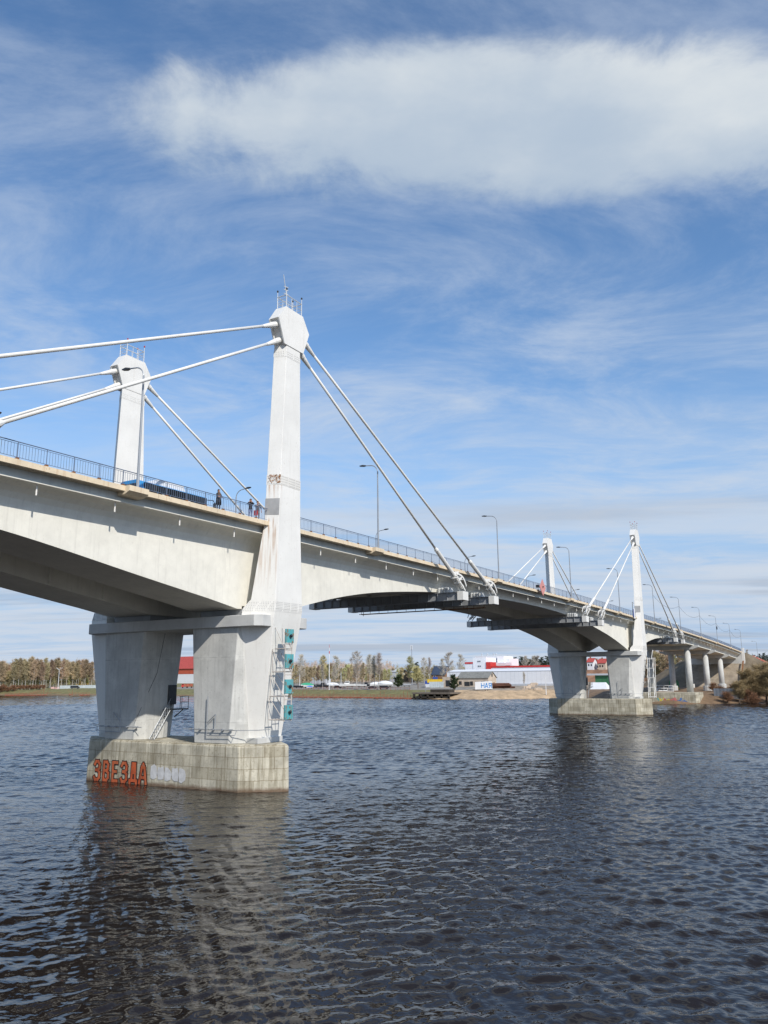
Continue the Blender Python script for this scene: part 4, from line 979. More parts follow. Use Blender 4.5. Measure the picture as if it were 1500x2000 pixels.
# wood on the left bank
WL = 'trees of the wood on the left far bank'
for i in range(40):
    u = -12 + i * 4.9 + TR.uniform(-2.5, 2.5); vt = 1291 - 6 * math.exp(-((u - 60) / 28) ** 2) - 6 * math.exp(-((u - 118) / 30) ** 2) + TR.uniform(-4, 7)
    D = (552 if u < 95 else 590) + TR.uniform(0, 14)
    plant('birch', u, D, vt, 'white trunked bare birch at the front of the left wood', WL, 1.15)
for i in range(34):
    u = -12 + i * 5.8 + TR.uniform(-2.5, 2.5); plant(TR.choice(['brown', 'brown', 'birch']), u, 605 + TR.uniform(0, 45), 1294 + TR.uniform(-5, 6) + (8 if u > 150 else 0), 'bare brown tree deep in the left wood', WL + ', behind', 1.25)
for i in range(20):
    u = -10 + i * 9.6 + TR.uniform(-3, 3); plant('bud', u, (560 if u < 95 else 596) + TR.uniform(0, 20), 1312 + TR.uniform(-6, 10), 'low yellow green budding tree between the birches of the left wood', WL + ', low', 1.35)
for i in range(16):
    u = -8 + i * 6.3; plant('scrub', u, 549 + TR.uniform(-3, 4), 1341 + TR.uniform(-3, 4), 'reddish scrub at the water edge of the left wood', 'scrub along the left wood', 1.5)
# behind the boat park
GB = 'trees behind the boat park'
for i in range(46):
    u = 572 + i * 4.1 + TR.uniform(-2, 2); vt = 1298 + TR.uniform(-5, 8) + (6 if u > 745 else 0)
    plant(TR.choice(['brown', 'brown', 'bud', 'birch']), u, 480 + TR.uniform(0, 90), vt, 'bare brown tree in the row behind the boat park', GB, 1.2)
for i in range(22):
    u = 762 + i * 7.2 + TR.uniform(-2, 2); 
    plant(TR.choice(['brown', 'bud', 'bud']), u, 560 + TR.uniform(0, 60), 1304 + TR.uniform(-5, 6), 'low bare tree behind the houses, left of the white factory', 'low trees behind the houses', 1.35)
for k, u, D, vt, lab, wd in (
    ('grey', 588, 470, 1277, 'tall thin grey tree rising just right of the teal gauge', 1.),
    ('bud', 632, 455, 1279, 'pale green budding tree left of the red and white pole', .9),
    ('grey', 656, 470, 1280, 'dark grey bare tree just right of the red and white pole', .9),
    ('grey', 697, 383, 1270, 'biggest bare birch, spreading white limbs at the centre of the boat park', .95),
    ('thin', 630, 383, 1297, 'slim birch left of the red and white pole by the grass', 1.),
    ('thin', 652, 390, 1299, 'slim birch right of the red and white pole by the grass', 1.),
    ('thin', 722, 379, 1278, 'slim birch just right of the biggest birch', 1.2),
    ('thin', 731, 366, 1280, 'slim birch in the middle of the trio right of the biggest birch', 1.1),
    ('thin', 740, 362, 1275, 'slim white birch nearest the dark car, end of the trio', 1.2),
    ('bush', 777, 400, 1320, 'dark green round bush beside the parked dark car', 1.05),
    ('olive', 816, 372, 1304, 'round olive tree with a thick trunk at the grass end by the pontoon', 1.),
    ('bud', 801, 470, 1281, 'pale budding tree behind the antenna mast', 1.1),
    ('pine', 814, 490, 1293, 'dark pine behind the antenna mast', 1.5),
    ('grey', 828, 480, 1283, 'bare grey tree left of the brown house', .8),
    ('thin', 839, 470, 1284, 'thin tree rising in front of the brown house', .9),
    ('grey', 878, 470, 1273, 'tall spreading bare tree left of the white factory', 1.1),
    ('grey', 864, 480, 1286, 'smaller bare tree behind the brown house roof', .9),
    ('grey', 900, 475, 1277, 'bare tree standing against the left corner of the white factory', 1.),
    ('bush', 887, 330, 1321, 'olive green bush in front of the ruined shed', .9),
    ('thin', 1023, 318, 1312, 'slim white birch in front of the long white hall', .85),
    ('willow', 1456, 262, 1313, 'brown willow bush on the right bank, left of the pair', 1.05),
    ('willow', 1440, 258, 1334, 'low brown willow bush beside the grey fence on the right bank', 1.1),
    ('willow', 1474, 263, 1316, 'brown willow bush between the two big willows of the right bank', 1.1),
    ('willow', 1508, 262, 1312, 'brown willow cut by the right edge of the view', 1.2),
    ('willow', 1492, 266, 1303, 'larger brown willow at the right end of the bank', 1.2),
    ('grey', 1464, 470, 1268, 'far bare tree above the embankment near the end post', .8)):
    plant(k, u, D, vt, lab, None, wd)
for i in range(18):
    u = 992 + i * 5.2 + TR.uniform(-2, 2); plant('pine', u, 560 + TR.uniform(0, 40), 1286 + TR.uniform(-5, 5), 'dark pine in the wood right of the white factory', 'pines behind the factory', 1.5)
for u in (1028, 1044, 1051): plant('grey', u, 545, 1280, 'bare tree among the pines right of the white factory', 'bare trees among the pines', 1.)
for i in range(9):
    u = 1474 + i * 4.5; plant('pine', u, 470 + TR.uniform(0, 30), 1281 + TR.uniform(-4, 4) - i * .5, 'dark pine on the skyline behind the embankment at the right', 'pines behind the embankment', 1.6)
for i in range(16):
    u = 1262 + i * 5.4 + TR.uniform(-2, 2); plant(TR.choice(['brown', 'bud', 'brown']), u, 372 + TR.uniform(0, 40), 1274 + TR.uniform(-8, 8), 'brown bare tree on the hillside seen between the bridge columns', 'trees seen between the columns', 1.3)
for i in range(12):
    u = 1142 + i * 5. + TR.uniform(-2, 2); plant(TR.choice(['brown', 'pine']), u, 560 + TR.uniform(0, 30), 1289 + TR.uniform(-3, 4), 'tree on the rise behind the red roofed houses', 'trees behind the red roofed houses', 1.3)
for i in range(10):
    u = 1392 + i * 12; plant('scrub', u, 262 + TR.uniform(-6, 18), 1356 + TR.uniform(-4, 4), 'dry brown scrub on the right bank by the water', 'scrub on the right bank', 1.4)
# woods too far to count
def far_wood(name, u0, u1, D0, D1, v0, v1, m, n, seed, lab):
    rg = random.Random(seed); q = MB()
    for i in range(n):
        u = rg.uniform(u0, u1); D = rg.uniform(D0, D1); p = site(u, D); top = zat(u, rg.uniform(v0, v1), D) + 1.5 * math.sin(u * .35) + 1.2 * math.sin(u * .9)
        p.z = p.z + (top - p.z) * rg.random() ** .8; twig(q, p, (rv(rg, -.2, 1) + Vector((0, 0, .5))).normalized(), rg.uniform(1.5, 3), rg.uniform(.12, .28), rg)
    o = q.build(name, m); tag(o, lab, 'wood', kind='stuff')
far_wood('far_wood', -40, 215, 655, 690, 1293, 1303, TWIGB, 14000, 1, 'brown bare wood far behind the birches on the left bank')
far_wood('far_wood', 560, 770, 600, 660, 1294, 1303, TWIGB, 14000, 2, 'brown bare wood closing the view behind the boat park')
far_wood('far_wood', 765, 1000, 640, 700, 1302, 1309, TWIGB, 9000, 12, 'brown bare wood behind the small houses and the factory')
far_wood('far_wood', 985, 1085, 620, 680, 1288, 1296, NEEDLE, 4000, 3, 'dark evergreen wood behind the pines right of the factory')
far_wood('far_wood', 1140, 1200, 620, 650, 1288, 1298, TWIGB, 3000, 4, 'brown wood behind the red roofed houses')
far_wood('far_wood', 1255, 1360, 415, 440, 1275, 1290, TWIGB, 5000, 5, 'brown wood on the hillside behind the bridge columns')
far_wood('far_wood', 1470, 1560, 520, 560, 1284, 1292, NEEDLE, 3500, 6, 'dark evergreen wood on the skyline behind the right embankment')

# ---- buildings (front faces look down the river bank, towards -X)
def fy(u, X): return onx(u, 1320, X).y
def fz(u, v, X): return onx(u, v, X).z
def gable(t, X, y0, y1, depth, ze, zr, wallm, roofm, zb=None, along=True, over=.4, roofname='roof'):
    zb = gz(X, (y0 + y1) / 2) - .6 if zb is None else zb; a, b_ = min(y0, y1), max(y0, y1)
    w_ = MB(); 
    if along:   # ridge runs along Y
        w_.loft([[(X, y, zb), (X, y, ze), (X + depth / 2, y, zr), (X + depth, y, ze), (X + depth, y, zb)] for y in (a, b_)])
        r_ = MB(); e = .18
        for s_ in (0, 1):
            x0, x1 = (X - over, X + depth / 2) if s_ == 0 else (X + depth + over, X + depth / 2); k = (zr - ze) / (depth / 2) * over
            r_.loft([[(x0, y, ze - k + .03), (x1, y, zr + .03), (x1, y, zr + .03 + e), (x0, y, ze - k + .03 + e)] for y in (a - over, b_ + over)])
    else:
        m_ = (a + b_) / 2
        w_.loft([[(x, a, zb), (x, a, ze), (x, m_, zr), (x, b_, ze), (x, b_, zb)] for x in (X, X + depth)])
        r_ = MB(); e = .18
        for s_ in (0, 1):
            k = (zr - ze) / ((b_ - a) / 2) * over; q0 = a - over if s_ == 0 else b_ + over
            r_.loft([[(x, q0, ze - k + .03), (x, m_, zr + .03), (x, m_, zr + .03 + e), (x, q0, ze - k + .03 + e)] for x in (X - over, X + depth + over)])
    w_.build('wall', wallm, t); r_.build(roofname, roofm, t)
def opening(t, name, X, u0, u1, v0, v1, m, proud=.03, frame=None):
    a, b_ = fy(u0, X), fy(u1, X); z0, z1 = fz((u0 + u1) / 2, v1, X), fz((u0 + u1) / 2, v0, X)
    q = MB(); q.box(X - proud, X + .05, min(a, b_), max(a, b_), z0, z1); o = q.build(name, m, t)
    if frame:
        f = MB(); a, b_ = min(a, b_), max(a, b_)
        for (p0, p1, p2, p3) in ((a - .1, a + .05, z0 - .1, z1 + .1), (b_ - .05, b_ + .1, z0 - .1, z1 + .1), (a + .05, b_ - .05, z1 - .05, z1 + .1), (a + .05, b_ - .05, z0 - .1, z0 + .05)): f.box(X - proud - .04, X - proud + .01, p0, p1, p2, p3)
        f.build('frame', frame, o)
    return o
# white factory with red bands
X1 = 330.; X2 = 352.
hall = thing('long_hall', 'long low white hall on the far bank, in front of the red banded factory', 'hall')
q = MB(); ya, yb = fy(873, X1), fy(1105, X1); zt = fz(980, 1311, X1); zb = gz(X1, ya) - 1
q.loft([[(x, y, z) for x, z in ((X1, zb), (X1, zt), (X1 + 9, zt + 1.2), (X1 + 18, zt + .5), (X1 + 18, zb))] for y in (yb, ya)]); q.build('wall', BLDW, hall)
q = MB(); q.box(X1 - .12, X1 + .02, yb, ya, zt - .12, zt + .14); q.build('eave', BLDG, hall)
q = MB()
for k in range(28): y = yb + (ya - yb) * (k + .5) / 28; q.box(X1 - .03, X1 + .01, y - .03, y + .03, zb, zt - .2)
q.build('panel_seams', BLDG, hall)
q = MB(); q.box(X1 - .5, X1 - .02, yb, fy(985, X1), zb, zb + 2.1); q.build('plinth', BLDG, hall)
fac = thing('factory', 'white factory with a tall block and red bands on the far bank', 'factory')
def fbox(name, u0, u1, v0, v1, X, dep, m):
    a, b_ = fy(u0, X), fy(u1, X); q = MB(); q.box(X, X + dep, min(a, b_), max(a, b_), fz((u0 + u1) / 2, v1, X), fz((u0 + u1) / 2, v0, X)); return q.build(name, m, fac)
fbox('main_wall', 957, 1110, 1303.2, 1330, X2, 30, BLDW); fbox('red_band', 957.5, 1110, 1299.8, 1303.2, X2 - .2, 30, RED)
fbox('red_pier', 950, 958.5, 1293, 1320, X2 - .9, 8, RED)
tall = fbox('tall_block', 924.5, 950, 1284, 1330, X2 - .5, 16, BLDW)
fbox('left_wing', 909, 924.4, 1296.5, 1330, X2 - .2, 24, BLDW); fbox('red_band', 908.6, 925.5, 1293.2, 1296.4, X2 - .45, 24, RED)
fbox('roof_block', 929, 973, 1281.8, 1296, X2 + 17, 16, BLDW); fbox('roof_block', 972.4, 985, 1281.2, 1300, X2 + 13, 14, BLDW); fbox('roof_block', 984.6, 996, 1286, 1300.5, X2 + 15, 14, BLDW); fbox('roof_block', 958.6, 1000, 1294, 1300, X2 + 9, 6, BLDW)
for u0, v0 in ((933.5, 1290.6), (937, 1290.6), (934, 1300), (937.5, 1300)): opening(fac, 'window', X2 - .5, u0, u0 + 2.4, v0, v0 + 2.4, GLASS, .05, BLDG)
for u0 in (941, 952, 964, 969): a = onx(u0, 1281, X2 + 20); q = MB(); q.lathe([(.3, 0), (.3, 1.2), (.55, 1.25), (.5, 1.6)], (a.x, a.y, a.z - .3), 8); q.build('roof_vent', BLDG, fac)
q = MB()
for k in range(9):
    a = onx(974.5 + k * 1.5, 1299, X2 + 8); q.tube([(a.x, a.y, a.z - .6), (a.x, a.y, a.z + .9 - .4 * (k % 2)), (a.x, a.y - .5, a.z + .9)], .09, 5)
q.build('roof_pipe', BLDG, fac)
# ruined shed
X3 = 305.
sh = thing('ruined_shed', 'ruined plaster shed with a grey gable roof and empty windows on the far bank', 'shed')
y1, y0 = fy(894, X3), fy(953, X3); ze, zr = fz(925, 1324, X3), fz(925, 1312.5, X3 + 5)
gable(sh, X3, y0, y1, 10, ze, zr, PLAST, SLATE)
q = MB(); ya = fy(864, X3 - 1); q.box(X3 - 1, X3 + 6, y1 + .02, ya, gz(X3, y1) - 1, fz(870, 1322, X3)); q.build('annex', PLAST, sh)
opening(sh, 'doorway', X3 - 1, 870, 878, 1328.5, 1341, DARK); 
for u0, u1, v0, v1 in ((907, 916.5, 1332, 1339.5), (918, 923, 1331.3, 1338.5), (939.5, 946.5, 1331, 1337.5), (896, 901, 1331, 1337)): opening(sh, 'window', X3, u0, u1, v0, v1, DARK, .03, WOOD)
q = MB(); q.box(X3 + 4.2, X3 + 5.6, y0 - .05, y0 + .1, ze + .5, ze + 2.0); q.build('attic_opening', DARK, sh)
for xx in (X3 + 2.2, X3 + 6.5): q = MB(); q.box(xx, xx + 1.1, y0 - .05, y0 + .1, gz(X3, y0) + .3, gz(X3, y0) + 2.2); q.build('side_opening', RUST, sh)
# brown house, small houses
bh = thing('brown_house', 'brown house with a steep dark blue roof left of the factory', 'house'); X4 = 395.
gable(bh, X4, fy(843, X4), fy(869, X4), 9, fz(856, 1317, X4), fz(856, 1301.5, X4 + 4), BRICK, DROOF)
opening(bh, 'window', X4, 847, 850, 1319, 1323, GLASS, .04, TARPW)
wh2 = thing('small_house', 'small pale house with a low light roof behind the antenna mast', 'house'); X5 = 470.
gable(wh2, X5, fy(760, X5), fy(775, X5), 8, fz(768, 1312, X5), fz(768, 1308, X5 + 4), BLDG, BLDG)
wh3 = thing('wooden_house', 'small brown gabled house with a balcony behind the mast', 'house'); X6 = 455.
gable(wh3, X6, fy(781, X6), fy(798, X6), 9, fz(789, 1313, X6), fz(789, 1307, X6), WOOD, BLDG, along=False)
opening(wh3, 'balcony', X6, 784, 791, 1314.5, 1318.5, TARPW, .3)
gr_ = thing('grey_garage', 'low grey concrete garage behind the boats, left of the birches', 'garage'); X7 = 430.
q = MB(); q.box(X7, X7 + 8, fy(634, X7), fy(606, X7), gz(X7, 250) - .5, fz(620, 1322, X7)); q.build('wall', BLDG, gr_); q = MB(); q.box(X7 - .3, X7 + 8.3, fy(635, X7), fy(605, X7), fz(620, 1322, X7) + .003, fz(620, 1321, X7)); q.build('roof', SLATE, gr_)
# red roofed hall seen between the near legs
rh = thing('red_roofed_hall', 'large hall with a red roof and orange band seen between the near pier legs', 'hall'); X8 = 480.
a, b_ = fy(300, X8), fy(470, X8); q = MB(); zb = gz(X8, a) - 1; z1, z2, z3, z4 = (fz(366, v, X8) for v in (1316.5, 1309, 1305, 1281))
q.box(X8, X8 + 30, b_, a, zb, z1); q.build('wall', BLDW, rh); q = MB(); q.box(X8 - .1, X8 + 30, b_, a, z1 + .003, z3 - .5); q.build('band', mat('orange_band', (.5, .10, .05), .6), rh)
q = MB(); q.loft([[(x, y, z) for x, z in ((X8 - 1, z3 - .5), (X8 + 15, z4), (X8 + 31, z3 - .5))] for y in (b_, a)]); q.build('roof', REDROOF, rh)
# red roofed houses between the far legs
for i, (u0, u1, v0, v1, ve, lab) in enumerate(((1148, 1160, 1310, 1286, 1293, 'red roofed cream house at the left between the far pier legs'), (1160, 1172, 1310, 1289, 1296, 'middle cream house with a red roof between the far pier legs'), (1170, 1184, 1312, 1287, 1295, 'red roofed house close to the right leg of the far pier'))):
    Xh = 470. + 14 * (i % 2); t = thing('red_roofed_house', lab, 'house', group='red roofed houses'); zb = fz(u0, v0 + 4, Xh)
    gable(t, Xh, fy(u0, Xh), fy(u1, Xh), 9, fz(u0, ve, Xh), fz(u0, v1, Xh + 4), PLAST if i else BLDW, REDROOF, zb=zb)
    q = MB(); p = onx((u0 + u1) / 2, v1, Xh + 4); q.box(p.x, p.x + .8, p.y, p.y + .8, p.z - 1, p.z + 1); q.build('chimney', BRICK, t)
    for k in range(2): opening(t, 'window', Xh, u0 + 2 + 5 * k, u0 + 4.5 + 5 * k, ve + 4, ve + 8, GLASS, .05)
hb = MB(); Xe = 455.; hb.loft([[(Xe - 30, y, 3), (Xe + 60, y, 3), (Xe + 60, y, fz(1165, 1304, Xe)), (Xe, y, fz(1165, 1309, Xe))] for y in (fy(1130, Xe), fy(1260, Xe))]); tag(hb.build('hill', SCRUB), kind='structure')
gsh = thing('green_shed', 'long green shed with a white roof behind the far pier', 'shed'); Xg = 330.
q = MB(); q.box(Xg, Xg + 10, fy(1190, Xg), fy(1162, Xg), gz(Xg, 40) - 1, fz(1170, 1319, Xg)); q.build('wall', GREEN, gsh); q = MB(); q.box(Xg - 1, Xg + 11, fy(1192, Xg), fy(1148, Xg), fz(1170, 1319, Xg) + .003, fz(1170, 1315.5, Xg)); q.build('roof', BLDG, gsh)
tn = thing('white_tarpaulin', 'large sloping white tarpaulin seen low between the far pier legs', 'tarpaulin'); Xt = 262.
ya, yb, yc_, yd = fy(1150, Xt), fy(1186, Xt), fy(1150, Xt), fy(1176, Xt); z0, z1 = fz(1165, 1350, Xt), fz(1165, 1333, Xt)
q = MB(); q.loft([[(Xt, ya, z0), (Xt, yb, z0), (Xt + 3, yd, z1), (Xt + 3, yc_, z1)], [(Xt + 8, ya, z0), (Xt + 8, yb, z0), (Xt + 5, yd, z1), (Xt + 5, yc_, z1)]]); q.build('sheet', TARPW, tn)
q = MB(); q.box(Xt + .2, Xt + 7.8, yb, ya, gz(Xt, ya) - .3, z0 - .01); q.build('frame', RUST, tn)
# left hut, fence
yh = thing('yellow_hut', 'small yellow hut in front of the wood near the left end of the near pier', 'hut'); Xy = 380.
q = MB(); q.box(Xy, Xy + 5, fy(165, Xy), fy(149, Xy), gz(Xy, 450) - .5, fz(157, 1328, Xy)); q.build('wall', YEL, yh); q = MB(); q.box(Xy - .3, Xy + 5.3, fy(165.5, Xy), fy(148.5, Xy), fz(157, 1328, Xy) + .003, fz(157, 1327, Xy)); q.build('roof', BLDW, yh)
def fence(name, u0, u1, D, v0, lab, m, dv=0):
    A = site(u0, D); B = site(u1, D); q = MB(); n = int((B - A).length / .5); zt = zat((u0 + u1) / 2, v0, D)
    d = (B - A).normalized(); nn = Vector((-d.y, d.x, 0)); ring = []
    for k in range(n + 1): p = A.lerp(B, k / n) + nn * (.06 if k % 2 else 0); ring.append(p)
    for k in range(n): a, b_ = ring[k], ring[k + 1]; q.add([(a.x, a.y, a.z - .2), (b_.x, b_.y, b_.z - .2), (b_.x, b_.y, zt), (a.x, a.y, zt), (a.x + nn.x * .1, a.y + nn.y * .1, a.z - .2), (b_.x + nn.x * .1, b_.y + nn.y * .1, b_.z - .2), (b_.x + nn.x * .1, b_.y + nn.y * .1, zt), (a.x + nn.x * .1, a.y + nn.y * .1, zt)], [(0, 1, 2, 3), (7, 6, 5, 4), (3, 2, 6, 7), (0, 4, 5, 1), (0, 3, 7, 4), (1, 5, 6, 2)])
    tag(q.build(name, m), lab, 'fence'); return q
fence('metal_fence', 118, 196, 562, 1338.5, 'pale grey corrugated fence behind the grass at the left wood', FENCEG); fence('board_fence', 101, 117.5, 562, 1341.5, 'short pinkish board fence by the forked lamp at the left wood', FENCEP)
fence('metal_fence', 1391, 1448, 262, 1344.5, 'dark grey fence at the foot of the bridge embankment', mat('slate_fence', (.13, .15, .18), .7))
fence('concrete_wall', 838, 866, 392, 1331.5, 'grey wall beside the yellow and blue craft, left of the ruined shed', FENCEG)
# ---- poles
def polething(name, u, D, vt, lab, r, m, cat='pole'):
    p = site(u, D); t = thing(name, lab, cat, tuple(p)); h = zat(u, vt, D) - p.z; q = MB(); q.tube([(0, 0, 0), (0, 0, h)], [r, r * .6], 6); q.build('mast', m, t); return t, h
t, h = polething('striped_pole', 643, 372, 1265, 'tall white pole with a red tip standing on the grass', .22, TARPW); q = MB(); q.tube([(0, 0, h * .86), (0, 0, h * .92)], .2, 6); q.build('red_stripe', RED, t); q = MB(); q.tube([(0, 0, h), (0, 0, h + 1.4)], .08, 5); q.build('tip', RED, t)
t, h = polething('antenna_mast', 805, 470, 1262, 'slim pale antenna mast with aerials on top behind the round olive tree', .3, POLE, 'mast')
for k in range(3): q = MB(); a = 2.1 * k; q.box(.5 * math.cos(a) - .15, .5 * math.cos(a) + .15, .5 * math.sin(a) - .15, .5 * math.sin(a) + .15, h - 2, h + .6); q.tube([(0, 0, h - 1), (.5 * math.cos(a), .5 * math.sin(a), h - 1)], .06, 4); q.build('aerial', TARPW, t)
t, h = polething('forked_lamp', 115, 548, 1308, 'white lamp post with a forked top on the grass at the left wood', .2, TARPW, 'lamp post')
for s_ in (-1, 1): q = MB(); q.tube([(0, 0, h - .2), (s_ * .6, -s_ * 1.6, h + .9), (s_ * .7, -s_ * 1.9, h + 1.1)], [.14, .12, .16], 6); q.build('lamp_arm', TARPW, t)
polething('utility_pole', 585, 470, 1310, 'thin pole at the left end of the boat park by the gauge', .16, TARPW); polething('utility_pole', 666, 440, 1312, 'thin concrete pole behind the white boats', .18, TARPW); polething('utility_pole', 763, 440, 1310, 'thin pole behind the dark bush', .16, POLE)
t, h = polething('utility_pole', 1065, 316, 1316, 'concrete pole in front of the long white hall near the far pier', .16, TARPW); q = MB(); q.box(-.06, .06, -.8, .8, h - .5, h - .38); q.build('crossarm', TARPW, t)
polething('utility_pole', 878.5, 380, 1309, 'thin pole at the corner of the ruined shed', .15, POLE)
# ---- vehicles and boats
def car(u, D, lab, body, rz, L_=4.5, H_=1.5, van=False):
    p = site(u, D); t = thing('parked_car', lab, 'car', tuple(p), rz, 'cars parked on the far bank'); W = 1.75
    prof = [(-.5, .3), (-.5, .62), (-.47, .66), (-.28 if not van else -.4, .68), (-.16 if not van else -.33, 1), (.3 if not van else .48, 1), (.42 if not van else .5, .68), (.5, .62), (.5, .3)]
    q = MB(); q.loft([[(x * L_, y * k, z * H_) for x, z in prof] for y, k in ((-W / 2, 1), (W / 2, 1))]); q.build('body', body, t, bevel=.06)
    g = MB()
    for s_ in (-1, 1): y = s_ * (W / 2 + .01); g.loft([[(x * L_, y + e, z * H_) for x, z in ((-.25 if not van else -.37, .7), (-.15 if not van else -.31, .95), (.28 if not van else .45, .95), (.38 if not van else .46, .7))] for e in (-.01, .01)])
    g.build('window', GLASS, t)
    for x in (-.31, .31):
        for s_ in (-1, 1): q = MB(); q.loft([[(x * L_ + .33 * math.cos(a), y, .33 + .33 * math.sin(a)) for a in [6.283 * k / 10 for k in range(10)]] for y in (s_ * (W / 2 - .2), s_ * (W / 2 + .02))]); q.build('wheel', TYRE, t)
    return t
def across(u): return faceang(u) + math.pi / 2
car(749, 372, 'dark blue estate car parked in front of the dark bush', CARD, across(749), 5.0, 1.75, True)
car(727, 378, 'small dark car parked behind the slim birches', CARD, across(727), 4.0, 1.4)
car(148, 545, 'black car parked on the grass at the left wood', CARD, across(148), 5.6, 2.0, True)
car(173, 600, 'pale car seen by the yellow hut at the left wood', CARW, across(173), 4.8, 1.7)
car(612, 430, 'dark car parked next to the green tarpaulin boat', CARD, across(612), 5.0, 1.7)
car(659, 402, 'small dark car at the left of the white boats', CARD, across(659), 4.4, 1.5)
def boat(u, D, lab, L_, m, rz, cabin=True, cover=None, name='boat'):
    L_ *= .8; p = site(u, D); t = thing(name, lab, 'boat', (p.x, p.y, p.z + .5), rz, 'boats stored on the far bank'); B = L_ * .28; H_ = L_ * .16
    q = MB(); rings = []
    for k in range(9):
        f = k / 8; x = (f - .5) * L_; w_ = B / 2 * (1 if f < .55 else max(.04, 1 - ((f - .55) / .45) ** 1.8)); sh_ = H_ * (1 + .35 * f * f)
        rings.append([(x, -w_, sh_), (x, -w_ * .8, H_ * .35), (x, 0, .02 + .5 * H_ * max(0, f - .7)), (x, w_ * .8, H_ * .35), (x, w_, sh_)])
    q.loft(rings); q.build('hull', m, t)
    q = MB(); q.box(-L_ * .35, -L_ * .3, -B * .3, B * .3, -.5, .3); q.box(L_ * .1, L_ * .15, -B * .3, B * .3, -.5, .3); q.build('cradle', WOOD, t)
    if cover is not None:
        c_ = MB(); rings = []
        for k in range(9): f = k / 8; x = (f - .5) * L_ * 1.02; w_ = B / 2 * 1.06 * (1 if f < .55 else max(.05, 1 - ((f - .55) / .45) ** 1.8)); z = H_ * (1 + .35 * f * f); rings.append([(x, -w_, z - .1), (x, 0, z + H_ * 1.1 * math.sin(math.pi * (.1 + .85 * f))), (x, w_, z - .1)])
        c_.loft(rings); c_.build('cover', cover, t)
    elif cabin:
        c_ = MB(); c_.loft([[(-L_ * .15, y, H_), (-L_ * .15, y, H_ * 2.2), (L_ * .1, y, H_ * 2.2), (L_ * .22, y, H_)] for y in (-B * .34, B * .34)]); cb = c_.build('cabin', m, t)
        g = MB(); g.loft([[(-L_ * .12, y, H_ * 1.6), (-L_ * .12, y, H_ * 2.05), (L_ * .09, y, H_ * 2.05), (L_ * .15, y, H_ * 1.6)] for y in (-B * .36, B * .36)]); g.build('window', GLASS, cb)
    return t
for u, D, lab, Ln, m, cab, cov in ((582, 420, 'dark hulled boat beside the gauge at the left of the boat park', 7, CARD, False, None), (600, 424, 'boat under a bright green tarpaulin', 8.5, HULL, False, TARPG), (605, 405, 'small boat under a blue cover in front of the green tarpaulin', 4, HULL, False, mat('blue_cover', (.02, .12, .5), .7)), (630, 424, 'dark grey boat left of the white ones', 8, CARD, True, None),
    (650, 428, 'white open boat behind the slim birch', 8, HULL, False, TARPW), (664, 420, 'white boat at the middle of the row', 8, HULL, False, None), (678, 424, 'white cabin boat tallest in the row', 10, HULL, True, None), (704, 424, 'low white boat right of the biggest birch', 8, HULL, False, None), (715, 430, 'dark boat behind the slim birch trio', 7, CARD, True, None), (735, 424, 'white boat with a rounded cover behind the slim birch trio', 8, HULL, False, TARPW), (752, 420, 'largest white covered boat behind the dark estate car', 10, HULL, False, TARPW), (792, 420, 'grey boat right of the dark bush', 7, BLDG, False, None)):
    boat(u, D, lab, Ln, m, across(u) + TR.uniform(-.25, .25), cab, cov)
yc = thing('yellow_craft', 'yellow and blue work craft stored left of the ruined shed', 'boat', tuple(site(850, 405))); yc.rotation_euler.z = across(850)
q = MB(); q.loft([[(x, y, z) for y, z in ((-1.2, 2.2), (-1.2, 3.8), (1.2, 3.8), (1.2, 2.2))] for x in (-5, 4)]); q.build('hull', YEL, yc); q = MB(); q.box(-1.2, 1.2, -1, 1, 3.81, 5); q.build('cabin', DBLUE, yc); q = MB(); q.box(1.5, 5.2, -1.1, 1.1, 1.6, 2.9); q.build('pontoon', DBLUE, yc); q = MB(); q.box(-5, 5, -1, 1, -.2, 1.59); q.build('stand', BLDG, yc)
for u, lab in ((362, 'red orange truck parked at the hall between the near legs, left of two'), (371, 'red orange truck parked at the hall between the near legs, right of two')):
    t = thing('parked_truck', lab, 'truck', tuple(site(u, 500)), across(u), 'trucks by the red roofed hall'); q = MB(); q.box(-1.9, .6, -1.1, 1.1, .9, 2.5); q.build('cargo_body', DOCK, t); q = MB(); q.loft([[(.65, y, .7), (2, y, .7), (2, y, 1.7), (1.7, y, 2.5), (.65, y, 2.5)] for y in (-1, 1)]); q.build('cab', RED, t); q = MB(); q.box(.8, 1.7, -1.02, 1.02, 1.7, 2.3); q.build('window', GLASS, t)
    for x in (-1.2, 1.3):
        for s_ in (-1, 1): q = MB(); q.loft([[(x + .45 * math.cos(a), y, .45 + .45 * math.sin(a)) for a in [6.283 * k / 10 for k in range(10)]] for y in (s_ * .8, s_ * 1.1)]); q.build('wheel', TYRE, t)
